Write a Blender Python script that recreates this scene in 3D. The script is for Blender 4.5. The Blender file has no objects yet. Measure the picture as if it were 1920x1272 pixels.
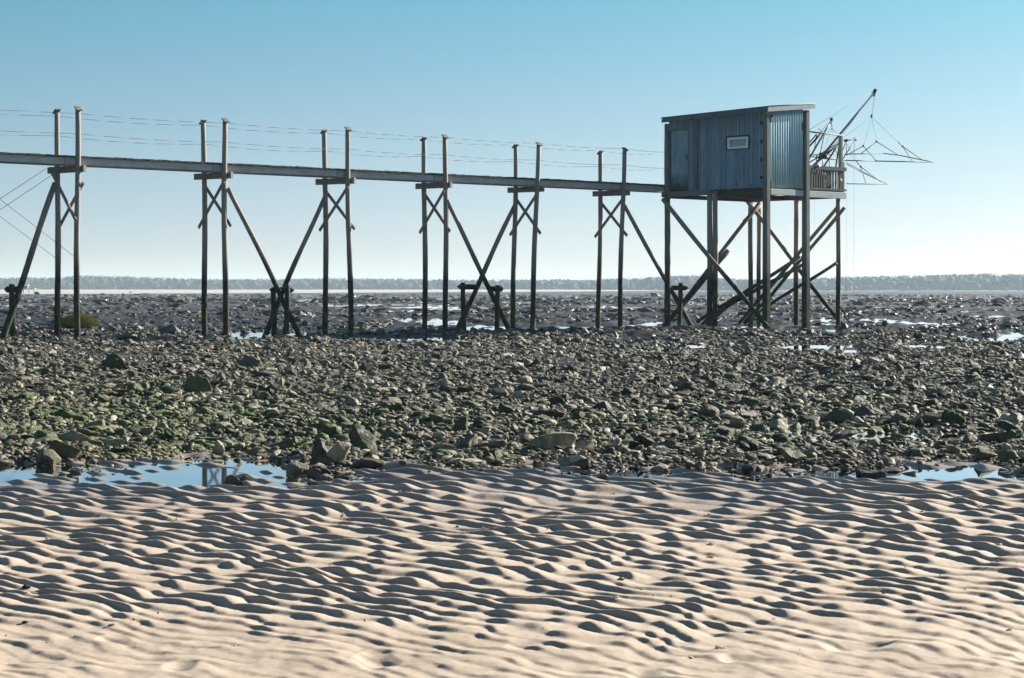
import bpy, bmesh, math, random
import numpy as np
from mathutils import Vector, Matrix
R = math.radians
random.seed(7); rng = np.random.default_rng(11)
SC = bpy.context.scene; COL = SC.collection

# ------------------------------------------------------------------ measures
F = 3900.0; EYE = 1.21; HOR = 543.0; CX = 960.0
def at(px, py, D):               # a point at image direction (px,py), D metres out
    return Vector(((px-CX)/F*D, D, EYE-(py-HOR)/F*D))
AZ, EL = R(54), R(22)            # sun: to the right of the view, low
DV = Vector((.741, .672, 0)).normalized()      # direction of the footbridge
PV = Vector((-DV.y, DV.x, 0))                  # across it, away from us
N0 = Vector((3.27, 60.8, 0)); WID = .92
def on_line(px, off=0.0):        # distance at which the line of piles is seen in column px
    o = N0+PV*off; r = (px-CX)/F
    t = (r*o.y-o.x)/(DV.x-r*DV.y)
    return o.y+DV.y*t
def gz(x, y):                    # general lie of the flat
    t = np.clip((y-50)/12., 0, 1)
    return .0+.13*t*t*(3-2*t)

# ------------------------------------------------------------------ noise
_P = rng.permutation(4096).astype(np.int64); _G = rng.random(4096)*2*np.pi
_GX, _GY = np.cos(_G), np.sin(_G)
def noise(x, y, seed=0):
    x = np.asarray(x, float)+seed*17.31; y = np.asarray(y, float)-seed*9.77
    xi = np.floor(x).astype(np.int64); yi = np.floor(y).astype(np.int64)
    xf = x-xi; yf = y-yi
    u = xf*xf*xf*(xf*(xf*6-15)+10); v = yf*yf*yf*(yf*(yf*6-15)+10)
    def g(a, b, dx, dy):
        h = _P[(_P[(a+seed*131) & 4095]+b) & 4095]
        return _GX[h]*dx+_GY[h]*dy
    a = g(xi, yi, xf, yf); b = g(xi+1, yi, xf-1, yf)
    c = g(xi, yi+1, xf, yf-1); d = g(xi+1, yi+1, xf-1, yf-1)
    return ((a+(b-a)*u)*(1-v)+(c+(d-c)*u)*v)*1.5
def fbm(x, y, o=4, seed=0, gain=.5):
    s = 0; a = 1
    for i in range(o):
        s = s+a*noise(x*2**i, y*2**i, seed+i); a *= gain
    return s
def sstep(a, b, x):
    t = np.clip((x-a)/(b-a), 0, 1); return t*t*(3-2*t)

# ------------------------------------------------------------------ materials
class NT:
    def __init__(s, name):
        s.m = bpy.data.materials.new(name); s.m.use_nodes = True
        s.t = s.m.node_tree; s.b = s.t.nodes['Principled BSDF']
    def n(s, typ, **kw):
        nd = s.t.nodes.new(typ)
        for k, v in kw.items():
            if k.startswith('i_'):
                key = k[2:]; key = int(key) if key.isdigit() else key.replace('_', ' ')
                nd.inputs[key].default_value = v
            else: setattr(nd, k, v)
        return nd
    def l(s, a, b): s.t.links.new(a, b)
    def math(s, op, a, b=None, clamp=False):
        nd = s.n('ShaderNodeMath', operation=op, use_clamp=clamp)
        for i, v in enumerate((a, b)):
            if v is None: continue
            if isinstance(v, (int, float)): nd.inputs[i].default_value = v
            else: s.l(v, nd.inputs[i])
        return nd.outputs[0]
    def ramp(s, fac, stops):
        nd = s.n('ShaderNodeValToRGB'); cr = nd.color_ramp
        while len(cr.elements) < len(stops): cr.elements.new(.5)
        for e, (p, c) in zip(cr.elements, stops):
            e.position = p; e.color = (c[0], c[1], c[2], 1) if not isinstance(c, (int, float)) else (c, c, c, 1)
        s.l(fac, nd.inputs[0]); return nd.outputs[0]
    def mix(s, fac, a, b, blend='MIX'):
        nd = s.n('ShaderNodeMix', data_type='RGBA', blend_type=blend)
        for i, v in ((0, fac), (6, a), (7, b)):
            if isinstance(v, (int, float)): nd.inputs[i].default_value = v
            elif isinstance(v, tuple): nd.inputs[i].default_value = (*v, 1)
            else: s.l(v, nd.inputs[i])
        return nd.outputs[2]
    def noise(s, vec, scale, detail=4, rough=.55, dist=0):
        nd = s.n('ShaderNodeTexNoise'); nd.inputs['Scale'].default_value = scale
        nd.inputs['Detail'].default_value = detail; nd.inputs['Roughness'].default_value = rough
        nd.inputs['Distortion'].default_value = dist
        if vec is not None: s.l(vec, nd.inputs['Vector'])
        return nd.outputs['Fac']
    def pos(s): return s.n('ShaderNodeNewGeometry').outputs['Position']
    def obj(s): return s.n('ShaderNodeTexCoord').outputs['Object']
    def scaled(s, vec, sc):
        nd = s.n('ShaderNodeMapping'); nd.inputs['Scale'].default_value = sc
        s.l(vec, nd.inputs['Vector']); return nd.outputs[0]
    def bump(s, h, strength, dist=.01):
        nd = s.n('ShaderNodeBump'); nd.inputs['Strength'].default_value = strength
        nd.inputs['Distance'].default_value = dist; s.l(h, nd.inputs['Height'])
        s.l(nd.outputs[0], s.b.inputs['Normal'])
    def out(s, col=None, rough=None, metal=None, spec=None):
        for k, v in (('Base Color', col), ('Roughness', rough), ('Metallic', metal), ('Specular IOR Level', spec)):
            if v is None: continue
            if isinstance(v, (int, float)): s.b.inputs[k].default_value = v
            elif isinstance(v, tuple): s.b.inputs[k].default_value = (*v, 1)
            else: s.l(v, s.b.inputs[k])
        return s.m

def wood_mat(name, c1, c2, c3, tide=False, rough=.8, algae=.0, stain=None):
    k = NT(name); o = k.obj(); p = k.pos()
    st = k.noise(k.scaled(o, (38, 38, 2.2)), 1, 6, .6, .3)
    big = k.noise(k.scaled(o, (4, 4, 1.2)), 1, 3)
    col = k.mix(k.ramp(st, [(.32, 0), (.68, 1)]), c1, c2)
    col = k.mix(k.ramp(big, [(.42, 0), (.68, 1)]), col, c3)
    ro = rough
    if tide:
        sep = k.n('ShaderNodeSeparateXYZ'); k.l(p, sep.inputs[0])
        wob = k.noise(k.scaled(p, (5, 5, 2)), 1, 4)
        z = k.math('ADD', sep.outputs[2], k.math('MULTIPLY', k.math('SUBTRACT', wob, .5), .9))
        wet = k.ramp(k.math('DIVIDE', z, 4.0), [(.34, 1), (.43, .6), (.62, .0)])
        wetc = k.mix(k.ramp(wob, [(.4, 0), (.65, 1)]), (.010, .012, .009), (.024, .026, .017))
        col = k.mix(wet, col, wetc)
        al = k.noise(k.scaled(p, (9, 9, 3.2)), 1, 5, .65)
        am = k.math('MULTIPLY', k.ramp(al, [(.48, 0), (.62, 1)]), k.ramp(k.math('DIVIDE', z, 4.0), [(.0, .7), (.25, .5), (.40, 0)]))
        col = k.mix(am, col, (.05, .10, .014))
    if algae:
        al = k.noise(k.scaled(p, (3, 3, 3)), 1, 5, .65)
        col = k.mix(k.math('MULTIPLY', k.ramp(al, [(.5, 0), (.68, 1)]), algae), col, (.085, .10, .03))
    k.bump(st, .5, .006)
    return k.out(col, ro, spec=.2)
M = {}
M['pile'] = wood_mat('weathered_pile_wood', (.20, .165, .14), (.38, .33, .28), (.25, .23, .20), tide=True)
M['log'] = wood_mat('brace_wood', (.20, .16, .13), (.38, .32, .265), (.24, .215, .19), tide=True)
M['beam'] = wood_mat('bleached_beam_wood', (.36, .38, .39), (.60, .62, .63), (.44, .45, .46), algae=.2)
M['crossbeam'] = wood_mat('mossy_beam_wood', (.17, .17, .15), (.32, .31, .28), (.2, .2, .15), algae=.6)
M['deckwood'] = wood_mat('dark_deck_wood', (.045, .045, .042), (.11, .11, .10), (.06, .07, .055), algae=.5)
M['cap'] = wood_mat('lichened_cap_wood', (.09, .085, .07), (.2, .19, .14), (.15, .15, .07), algae=.7)
M['post'] = wood_mat('dark_hut_post_wood', (.12, .125, .11), (.26, .27, .245), (.14, .16, .135), tide=True)
M['fascia'] = wood_mat('pale_fascia_wood', (.36, .42, .43), (.55, .60, .60), (.42, .47, .46), algae=.15)
M['fascia_dark'] = wood_mat('green_grey_fascia_wood', (.09, .13, .145), (.19, .23, .25), (.08, .13, .13), algae=.3)

def wall_mat():
    k = NT('faded_blue_boards'); o = k.obj(); p = k.pos()
    tint = k.n('ShaderNodeAttribute', attribute_name='tint').outputs['Fac']
    st = k.noise(k.scaled(o, (30, 30, 1.8)), 1, 6, .65, .4)
    col = k.mix(k.ramp(st, [(.33, 0), (.66, 1)]), (.10, .195, .25), (.32, .46, .525))
    col = k.mix(k.math('MULTIPLY', tint, .75), col, (.10, .18, .25))
    pur = k.noise(k.scaled(o, (2.2, 2.2, .7)), 1, 3)
    col = k.mix(k.math('MULTIPLY', k.ramp(pur, [(.45, 0), (.65, 1)]), .65), col, (.23, .235, .28))
    fl = k.noise(k.scaled(o, (9, 9, 5)), 1, 5, .7)
    col = k.mix(k.ramp(fl, [(.60, 0), (.66, .85)]), col, (.02, .045, .075))
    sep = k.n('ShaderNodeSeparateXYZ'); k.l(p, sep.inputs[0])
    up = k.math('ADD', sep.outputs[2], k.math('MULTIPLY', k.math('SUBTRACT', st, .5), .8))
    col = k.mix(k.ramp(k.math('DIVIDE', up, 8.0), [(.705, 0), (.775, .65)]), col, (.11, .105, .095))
    k.bump(st, .4, .004)
    return k.out(col, .7)
M['wall'] = wall_mat()
def door_mat():
    k = NT('grey_blue_painted_door'); o = k.obj()
    a = k.noise(k.scaled(o, (5, 5, 2.5)), 1, 5)
    col = k.mix(k.ramp(a, [(.35, 0), (.7, 1)]), (.16, .25, .285), (.29, .385, .41))
    sep = k.n('ShaderNodeSeparateXYZ'); k.l(o, sep.inputs[0])
    z = k.math('ADD', sep.outputs[2], k.math('MULTIPLY', k.math('SUBTRACT', k.noise(o, 6, 5), .5), .5))
    col = k.mix(k.ramp(z, [(.12, 1), (.55, 0)]), col, (.018, .04, .04))
    return k.out(col, .6)
M['door'] = door_mat()
def corr_mat(name, c1, c2, rust):
    k = NT(name); o = k.obj()
    a = k.noise(k.scaled(o, (14, 14, 1.5)), 1, 5, .6)
    col = k.mix(k.ramp(a, [(.35, 0), (.7, 1)]), c1, c2)
    r = k.noise(k.scaled(o, (5, 5, 3)), 1, 6, .7)
    col = k.mix(k.ramp(r, [(.56, 0), (.70, rust)]), col, (.20, .085, .05))
    return k.out(col, .7, .0, spec=.2)
M['railwood'] = wood_mat('dark_weathered_rail_wood', (.05, .055, .055), (.15, .16, .155), (.08, .09, .08), algae=.3)
M['corr'] = corr_mat('galvanised_corrugated_sheet', (.27, .45, .51), (.48, .68, .72), .12)
M['roof'] = corr_mat('weathered_corrugated_roof', (.16, .15, .15), (.30, .27, .26), .8)
def plain(name, c, rough=.6, metal=0., var=.35, sc=12):
    k = NT(name); a = k.noise(k.pos(), sc, 5)
    col = k.mix(k.ramp(a, [(.3, 0), (.7, 1)]), tuple(v*(1-var) for v in c), tuple(min(1, v*(1+var)) for v in c))
    return k.out(col, rough, metal)
M['white'] = plain('white_painted_frame', (.86, .9, .9), .5, var=.1)
M['pane'] = plain('dusty_window_pane', (.30, .33, .32), .15, var=.12)
M['darkframe'] = plain('black_tarred_surround', (.02, .028, .035), .7)
M['steel'] = plain('dull_galvanised_steel', (.08, .088, .08), .55, .3)
M['rod'] = plain('weathered_net_pole', (.075, .08, .062), .7)
M['iron'] = plain('dark_rusted_iron', (.035, .032, .03), .7)
M['rope'] = plain('grey_rope', (.13, .14, .14), .9)
M['rustred'] = plain('rusty_fitting', (.10, .07, .055), .7)
M['tarp'] = plain('dark_folded_net', (.02, .028, .03), .9)
M['cloth'] = plain('white_rag', (.7, .7, .65), .9)

def sand_mat():
    k = NT('rippled_sand'); p = k.pos()
    wet = k.n('ShaderNodeAttribute', attribute_name='wet').outputs['Fac']
    a = k.noise(k.scaled(p, (1.3, 1.3, 1.3)), 1, 5)
    g = k.noise(p, 260, 2, .7); g2 = k.noise(p, 60, 4, .7)
    col = k.mix(k.ramp(a, [(.3, 0), (.7, 1)]), (.37, .288, .215), (.435, .35, .265))
    col = k.mix(k.ramp(g, [(.3, 0), (.7, 1)]), k.mix(.20, col, (.16, .12, .09)), col)
    spk = k.noise(k.scaled(p, (30, 30, 30)), 1, 3, .8)
    col = k.mix(k.ramp(spk, [(.68, 0), (.74, .55)]), col, (.10, .075, .05))
    col = k.mix(k.math('MULTIPLY', wet, .55), col, (.19, .145, .12))  # darker for damp sand, and for trough shade painted in with it
    k.bump(k.math('ADD', k.math('MULTIPLY', g, .4), g2), .35, .006)
    ro = k.math('SUBTRACT', .8, k.math('MULTIPLY', wet, .52))
    return k.out(col, ro, spec=.4)
M['sand'] = sand_mat()
def mud_mat():
    k = NT('wet_mud'); p = k.pos()
    sep = k.n('ShaderNodeSeparateXYZ'); k.l(p, sep.inputs[0])
    a = k.noise(k.scaled(p, (.6, .6, 3)), 1, 6, .65)
    b = k.noise(p, 7, 5, .65)
    col = k.mix(k.ramp(a, [(.35, 0), (.65, 1)]), (.011, .012, .015), (.031, .029, .034))
    col = k.mix(k.ramp(b, [(.4, 0), (.65, .6)]), col, (.014, .016, .015))
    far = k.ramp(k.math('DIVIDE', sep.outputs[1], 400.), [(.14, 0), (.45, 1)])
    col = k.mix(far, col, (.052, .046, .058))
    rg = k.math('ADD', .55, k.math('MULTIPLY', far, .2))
    k.bump(k.math('ADD', b, a), .9, .05)
    return k.out(col, rg, spec=.3)
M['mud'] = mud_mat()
def stone_mat(name, dark=1.0, green=.8, wetness=.45):
    k = NT(name); p = k.pos()
    tint = k.n('ShaderNodeAttribute', attribute_name='tint').outputs['Fac']
    gr = k.n('ShaderNodeAttribute', attribute_name='green').outputs['Fac']
    o = p
    a = k.noise(o, 16, 6, .65); b = k.noise(o, 60, 4, .7)
    col = k.ramp(tint, [(0, (.024*dark, .025*dark, .020*dark)), (.35, (.12*dark, .108*dark, .080*dark)), (.7, (.37*dark, .315*dark, .225*dark)), (1, (.68*dark, .59*dark, .44*dark))])
    col = k.mix(k.ramp(a, [(.35, 0), (.62, .6)]), col, (.05*dark, .05*dark, .045*dark))
    col = k.mix(k.ramp(b, [(.6, 0), (.72, .35)]), col, (.30*dark, .28*dark, .24*dark))
    gm = k.math('MULTIPLY', gr, k.ramp(k.noise(o, 9, 5, .65), [(.38, 0), (.56, 1)]))
    col = k.mix(k.math('MULTIPLY', gm, green), col, (.10, .15, .02))
    k.bump(k.math('ADD', a, k.math('MULTIPLY', b, .5)), .9, .03)
    return k.out(col, k.ramp(a, [(.32, wetness-.34), (.6, wetness+.2)]), spec=.3)
M['stone'] = stone_mat('shore_stone', .9, .85, .72)
M['farstone'] = stone_mat('wet_dark_stone', .52, .2, .42)
def water_mat():
    k = NT('still_shallow_water'); p = k.pos()
    k.b.inputs['Transmission Weight'].default_value = .0
    k.b.inputs['IOR'].default_value = 1.33
    w = k.noise(k.scaled(p, (3, 8, 1)), 1, 3)
    k.bump(w, .015, .004)
    m = k.out((.055, .05, .045), .04, spec=1.0)
    # shallow: part clear, part mirror
    tr = k.n('ShaderNodeBsdfTransparent'); tr.inputs[0].default_value = (.75, .73, .68, 1)
    gl = k.n('ShaderNodeBsdfGlossy'); gl.inputs['Roughness'].default_value = .03
    gl.inputs['Color'].default_value = (.95, .97, 1, 1)
    bn = [n for n in k.t.nodes if n.type == 'BUMP'][0]; k.l(bn.outputs[0], gl.inputs['Normal'])
    fr = k.n('ShaderNodeFresnel'); fr.inputs['IOR'].default_value = 1.55; k.l(bn.outputs[0], fr.inputs['Normal'])
    mx = k.n('ShaderNodeMixShader'); k.l(k.math('MULTIPLY', fr.outputs[0], 1.45, True), mx.inputs[0]); k.l(tr.outputs[0], mx.inputs[1]); k.l(gl.outputs[0], mx.inputs[2])
    k.l(mx.outputs[0], k.t.nodes['Material Output'].inputs['Surface'])
    return m
M['water'] = water_mat()
def wood_far():
    k = NT('woodland_foliage'); p = k.pos()
    a = k.noise(p, .10, 4, .6); b = k.noise(p, .9, 4, .7)
    col = k.mix(k.ramp(a, [(.35, 0), (.65, 1)]), (.016, .024, .024), (.032, .038, .034))
    col = k.mix(k.ramp(b, [(.4, 0), (.65, .3)]), col, (.035, .038, .032))
    return k.out(col, .9)
M['wood_far'] = wood_far()
M['beach'] = plain('far_pale_sand', (.36, .32, .265), .9, var=.08, sc=.05)
def weed_mat():
    k = NT('straw_green_seaweed'); t = k.n('ShaderNodeAttribute', attribute_name='tint').outputs['Fac']
    col = k.ramp(t, [(0, (.05, .055, .015)), (.5, (.20, .20, .05)), (1, (.42, .38, .11))])
    return k.out(col, .7)
M['weed'] = weed_mat()

# ------------------------------------------------------------------ mesh helpers
def np_mesh(name, V, Fc, mat, attrs=None, smooth=True, tri=None):
    """V (n,3); Fc (m,k) with constant k"""
    me = bpy.data.meshes.new(name)
    V = np.asarray(V, np.float32); Fc = np.asarray(Fc, np.int32)
    k = Fc.shape[1]; m = len(Fc)
    me.vertices.add(len(V)); me.vertices.foreach_set('co', V.ravel())
    me.loops.add(m*k); me.loops.foreach_set('vertex_index', Fc.ravel())
    me.polygons.add(m); me.polygons.foreach_set('loop_start', np.arange(0, m*k, k, dtype=np.int32))
    me.polygons.foreach_set('loop_total', np.full(m, k, np.int32))
    me.polygons.foreach_set('use_smooth', np.full(m, smooth, bool))
    me.update(calc_edges=True)
    for an, av in (attrs or {}).items():
        a = me.attributes.new(an, 'FLOAT', 'POINT'); a.data.foreach_set('value', np.asarray(av, np.float32))
    me.materials.append(mat); me.validate()
    return me
def grid_faces(r, c):
    i = np.arange(r-1)[:, None]*c+np.arange(c-1)[None, :]
    i = i.ravel(); return np.stack([i, i+1, i+c+1, i+c], 1)
def link(name, me, parent=None, loc=None):
    o = bpy.data.objects.new(name, me); COL.objects.link(o)
    if parent: o.parent = parent
    if loc is not None: o.location = loc
    return o
def tag(o, label=None, cat=None, group=None, kind=None):
    for k, v in (('label', label), ('category', cat), ('group', group), ('kind', kind)):
        if v: o[k] = v
    return o
def empty(name, loc, label, cat, group=None, rz=0):
    o = bpy.data.objects.new(name, None); COL.objects.link(o); o.location = loc; o.rotation_euler.z = rz
    o.empty_display_size = .2
    return tag(o, label, cat, group)

def circ(r, n=10):
    return [(r*math.cos(2*math.pi*i/n), r*math.sin(2*math.pi*i/n)) for i in range(n)]
def rect(w, h, c=None):
    c = c if c is not None else min(w, h)*.12
    w /= 2; h /= 2
    return [(w-c, -h), (w, -h+c), (w, h-c), (w-c, h), (-w+c, h), (-w, h-c), (-w, -h+c), (-w+c, -h)]
def loft(prof, L, seg=1, taper=(1, 1), wob=0., seed=0):
    """closed bar along +Z"""
    rd = random.Random(seed); n = len(prof); V = []; Fc = []
    ph = rd.random()*6; ph2 = rd.random()*6
    for k in range(seg+1):
        t = k/seg; s = taper[0]+(taper[1]-taper[0])*t
        ox = wob*math.sin(t*4.1+ph)*(t*(1-t)*4); oy = wob*math.sin(t*3.3+ph2)*(t*(1-t)*4)
        s *= 1+(rd.random()-.5)*(.10 if wob else 0)
        for (x, y) in prof:
            V.append((x*s+ox, y*s+oy, t*L))
    for k in range(seg):
        for i in range(n):
            j = (i+1) % n
            Fc.append((k*n+i, k*n+j, (k+1)*n+j, (k+1)*n+i))
    Fc.append(tuple(range(n-1, -1, -1))); Fc.append(tuple(seg*n+i for i in range(n)))
    return V, Fc
def mesh(name, V, Fc, mat, smooth=False, tint=None):
    me = bpy.data.meshes.new(name); me.from_pydata([tuple(v) for v in V], [], Fc); me.update()
    me.materials.append(mat)
    if smooth:
        for p in me.polygons: p.use_smooth = len(p.vertices) == 4
    if tint is not None:
        a = me.attributes.new('tint', 'FLOAT', 'POINT'); a.data.foreach_set('value', np.asarray(tint, np.float32))
    return me
_sd = [100]; WM = {}
def bar(name, A, B, prof, mat, parent=None, side=None, seg=1, taper=(1, 1), wob=0., smooth=False):
    """bar from A to B (world), profile x axis along `side` (world vector)"""
    A = Vector(A); B = Vector(B); z = (B-A); L = z.length; z.normalize()
    sd = Vector(side) if side is not None else (Vector((0, 0, 1)) if abs(z.z) < .9 else Vector((1, 0, 0)))
    x = (sd-z*sd.dot(z)).normalized(); y = z.cross(x)
    _sd[0] += 1
    V, Fc = loft(prof, L, seg, taper, wob, _sd[0])
    me = mesh(name, V, Fc, mat, smooth)
    o = bpy.data.objects.new(name, me); COL.objects.link(o)
    mt = Matrix(((x.x, y.x, z.x, A.x), (x.y, y.y, z.y, A.y), (x.z, y.z, z.z, A.z), (0, 0, 0, 1)))
    mw = mt.copy()
    if parent:
        o.parent = parent
        pm = WM[parent.name] if parent.name in WM else Matrix.Translation(parent.location) @ Matrix.Rotation(parent.rotation_euler.z, 4, 'Z')
        mt = pm.inverted() @ mt
    WM[o.name] = mw
    o.matrix_local = mt
    return o
def log(name, A, B, r, parent, mat=None, r2=None, wob=.02):
    L = (Vector(B)-Vector(A)).length
    return bar(name, A, B, circ(r, 10), mat or M['log'], parent, seg=max(3, int(L/.35)), taper=(1, (r2 or r)/r), wob=wob, smooth=True)
def tubes(name, lines, mat, parent=None, n=5):
    """thin poles or wires in one mesh; lines = [(pts, r)], world coordinates"""
    V = []; Fc = []
    off = parent.location if parent else Vector((0, 0, 0))
    for pts, r in lines:
        pts = [Vector(p)-off for p in pts]
        for a, b in zip(pts[:-1], pts[1:]):
            z = (b-a).normalized(); sd = Vector((0, 0, 1)) if abs(z.z) < .9 else Vector((1, 0, 0))
            x = (sd-z*sd.dot(z)).normalized(); y = z.cross(x); s = len(V)
            for q in (a, b):
                for i in range(n):
                    c, t = math.cos(2*math.pi*i/n)*r, math.sin(2*math.pi*i/n)*r
                    V.append(q+x*c+y*t)
            for i in range(n):
                j = (i+1) % n; Fc.append((s+i, s+j, s+n+j, s+n+i))
            Fc.append(tuple(s+i for i in range(n-1, -1, -1))); Fc.append(tuple(s+n+i for i in range(n)))
    me = mesh(name, V, Fc, mat, True)
    return link(name, me, parent)

# ------------------------------------------------------------------ ground
YF = np.array([(-400, 868), (0, 872), (130, 872), (300, 862), (400, 852), (500, 857), (545, 880), (600, 893), (640, 890), (700, 866), (800, 879), (900, 874), (1000, 870), (1100, 882), (1200, 884), (1400, 880), (1600, 874), (1800, 872), (1920, 878), (2400, 874)], float)
def dfront(x, y):                # distance of the foremost stones in this direction
    px = CX+x/np.maximum(y, .1)*F
    return F*EYE/(np.interp(px, YF[:, 0], YF[:, 1])-HOR)
PUD = []                         # shallow lows that hold water: (px, py, half width px, half depth px)
for q in [(690,588,75,3),(560,583,60,2),(300,585,95,2.2),(130,586,60,1.8),(1750,607,95,4),(1665,600,70,3),(1600,601,60,3),(1860,592,70,2),(960,585,30,2),(1835,626,65,4),(1745,641,50,4),
          (1200,590,45,2),(1420,588,60,2),(800,577,70,1.5),(1050,579,80,1.6),(1500,574,90,1.5),(420,575,70,1.5),(1560,608,30,2.5),(1240,604,30,2.5),(990,612,50,3),(700,604,60,2.5),(1700,570,80,1.2),(250,600,40,2),(1300,640,30,4),(760,628,120,3.5),(1000,630,90,3)]:
    D = F*(EYE-.09)/(q[1]-HOR); PUD.append(((q[0]-CX)/F*D, D, q[2]/F*D, q[3]*D*D/(F*1.1)))
for q in [(958,664,28,4),(940,690,22,3),(1780,746,44,6),(1840,712,26,4),(1300,650,30,4),(900,700,30,3),(1380,880,40,6),(1170,890,46,6)]:
    D = F*EYE/(q[1]-HOR); PUD.append(((q[0]-CX)/F*D, D, q[2]/F*D, q[3]*D*D/(F*1.2)))
def pud(x, y):
    x = np.asarray(x, float); y = np.asarray(y, float); m = np.zeros(np.broadcast(x, y).shape)
    wv = 1+.55*noise(x*.7, y*.35, 41)
    for cx, cy, rx, ry in PUD:
        d = ((x-cx)/rx)**2+((y-cy)/ry)**2
        m = np.maximum(m, np.clip(1.35-d*wv, 0, 1))
    m2 = sstep(.24, .5, noise(x*.16+9, y*.045, 42)+.12*noise(x*.8, y*.4, 43))*sstep(52, 60, y)
    m3 = sstep(.34, .55, noise(x*.5+2, y*.16, 45))*sstep(45, 52, y)*(1-sstep(150, 260, y))*.9
    m4 = sstep(.30, .5, noise(x*.22+5, y*.02, 46))*sstep(110, 150, y)*(1-sstep(380, 480, y))
    return np.maximum(np.maximum(m, m2), np.maximum(m3, m4))
def H(x, y):
    x = np.asarray(x, float); y = np.asarray(y, float)
    px = CX+x/np.maximum(y, 1)*F
    # --- sand
    base = .022+.0100*np.clip(12.6-y, 0, 12)+.012*noise(x*.5, y*.35, 3)
    base = base-(.010+.008*sstep(-.9, .2, x))*sstep(12.3, 13.6, y)
    base = base-.009*sstep(10.8, 12.6, y)*sstep(-.2, -1.4, x)
    # pools
    def pool(cx, cy, rx, ry):
        return np.exp(-(((x-cx)/rx)**2+((y-cy)/ry)**2)**1.5)
    c = at(455, 886, 1); pl = pool(-1.68, 13.55, .68, .9)*.030
    pl = pl+pool(-3.35, 13.9, .35, .6)*.03+pool(2.65, 13.6, .62, .42)*.040+pool(.75, 13.8, .3, .4)*.022+pool(-1.0, 13.0, .35, .5)*.02
    base = base-pl
    x0, y0 = x, y
    q = np.clip(y, 3, 20); x = x*12.2/q; y = 12.2*np.log(q/9.5)+9.5   # the ripples widen towards the water
    wx = .12*noise(x*.9, y*.55, 5)+.04*noise(x*3.1, y*1.9, 6)
    wy = .22*noise(x*.8, y*.45, 7)+.07*noise(x*2.4, y*1.6, 8)
    nx, ny = .80, .60
    lam = .195
    ph = (nx*(x+wx)+ny*(y+wy))/lam
    cr = (-ny*x+nx*y)
    ph = ph+.36*noise(x*2.6-3, y*1.5, 9)+.55*sstep(.1, .7, noise(x*.55, y*.4, 10))*np.sin(cr*9+4*noise(x, y, 2))*.25
    u = ph-np.floor(ph)
    s = .23
    u1 = np.clip(u/s, 0, 1); u2_ = np.clip((u-s)/(1-s), 0, 1)
    prof = np.where(u < s, .55*(.5-.5*np.cos(np.pi*u1))+.45*u1, .35*(.5+.5*np.cos(np.pi*u2_))+.65*(1-u2_**1.7))
    idx = np.floor(ph)
    brk = noise(cr*4.4+idx*7.7, idx*3.3+.5, 12)        # each crest breaks at its own places
    amp = .0230*np.clip(y0/9.5, .6, 1.25)**.8*(.70+.90*brk+.35*noise(x0*.7, y0*.5, 13))
    amp = np.clip(amp, .002, .045)
    near = 1-sstep(6.2, 8.4, y0+1.2*noise(x0*.6, y0*.4, 14)-.28*x0)
    amp = amp*(1-.68*near)
    rip = prof*amp*(1+.9*np.exp(-(((x0+1.68)/.8)**2+((y0-13.4)/1.1)**2)))
    H.trough = (1-prof)*np.clip(amp/.02, 0, 1)
    # second, finer oblique set that chops the crests into scales
    ph2 = (.55*(x+wy)-.83*(y+wx)*.5)/.30+.8*noise(x*1.3, y, 15)
    u2 = ph2-np.floor(ph2)
    rip = rip-.008*(1-near)*np.clip(1-((u2-.5)/.32)**2, 0, 1)*sstep(-.2, .5, noise(x*.8+4, y*.5, 16)+.15*(px < 900))*(1-prof)
    big = .012*near*fbm(x*1.6, y*1.1, 3, 17)-.02*near*np.clip(noise(x*2.6, y*1.8, 18)-.42, 0, 1)*2
    x, y = x0, y0
    zs = base+(rip-.012)*(1-sstep(14.2, 15.0, y)*.6)+big+.0012*noise(x*30, y*30, 19)
    # --- stone bank and flats
    zst = .018+.055*fbm(x*.35, y*.3, 3, 21)+.03*fbm(x*2.2, y*2.2, 3, 22)
    zst = zst-.03*pool(1.8, 38, 2.4, 2.0)
    t = sstep(-.2, .9, y-dfront(x, y))
    z = zs*(1-t)+np.maximum(zst, -.04)*t
    # --- far wet flats
    t2 = sstep(36, 46, y)
    rough = 1-sstep(90, 190, y)*.75
    hump = fbm(x*.55, y*.42, 4, 31); hf = fbm(x*1.9, y*1.5, 3, 33)
    rid = (1-2*np.abs(noise(x*1.1+3, y*.8, 38)))*.045
    zf = gz(x, y)+rough*(.085*np.clip(hump+.1, -.5, 1)+.06*hf+rid)-.03
    big2 = .10*noise(x*.06, y*.035, 35)+.05*noise(x*.2, y*.11, 36)
    zf = zf+big2*rough
    z = z*(1-t2)+zf*t2
    return z-.085*pud(x, y)*sstep(13, 16, y)-.012*pud(x, y)*(y < 16)
# foreground: fine sheet
H.trough = None
xs = np.arange(-4.9, 4.9, .0072); ys = np.concatenate([np.arange(3.8, 9, .0105), np.arange(9, 16.2, .014)])
X, Y = np.meshgrid(xs, ys); Z = H(X, Y); H_trough = H.trough
V = np.stack([X.ravel(), Y.ravel(), Z.ravel()], 1)
wet = sstep(.055, -.005, V[:, 2])*sstep(8.5, 12.0, V[:, 1]+1.0*noise(V[:, 0]*.8, V[:, 1]*.8, 44))
trf = H_trough.ravel(); wet = np.maximum(wet, sstep(.45, .95, trf)*(.30+.5*sstep(8, 12, V[:, 1])))  # damp ripple troughs, with the shade of the troughs put into the same value
wet = np.maximum(wet, sstep(12.3, 13.3, V[:, 1])*.9)
tag(link('sand', np_mesh('sand', V, grid_faces(len(ys), len(xs)), M['sand'], {'wet': wet})), kind='structure')
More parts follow.
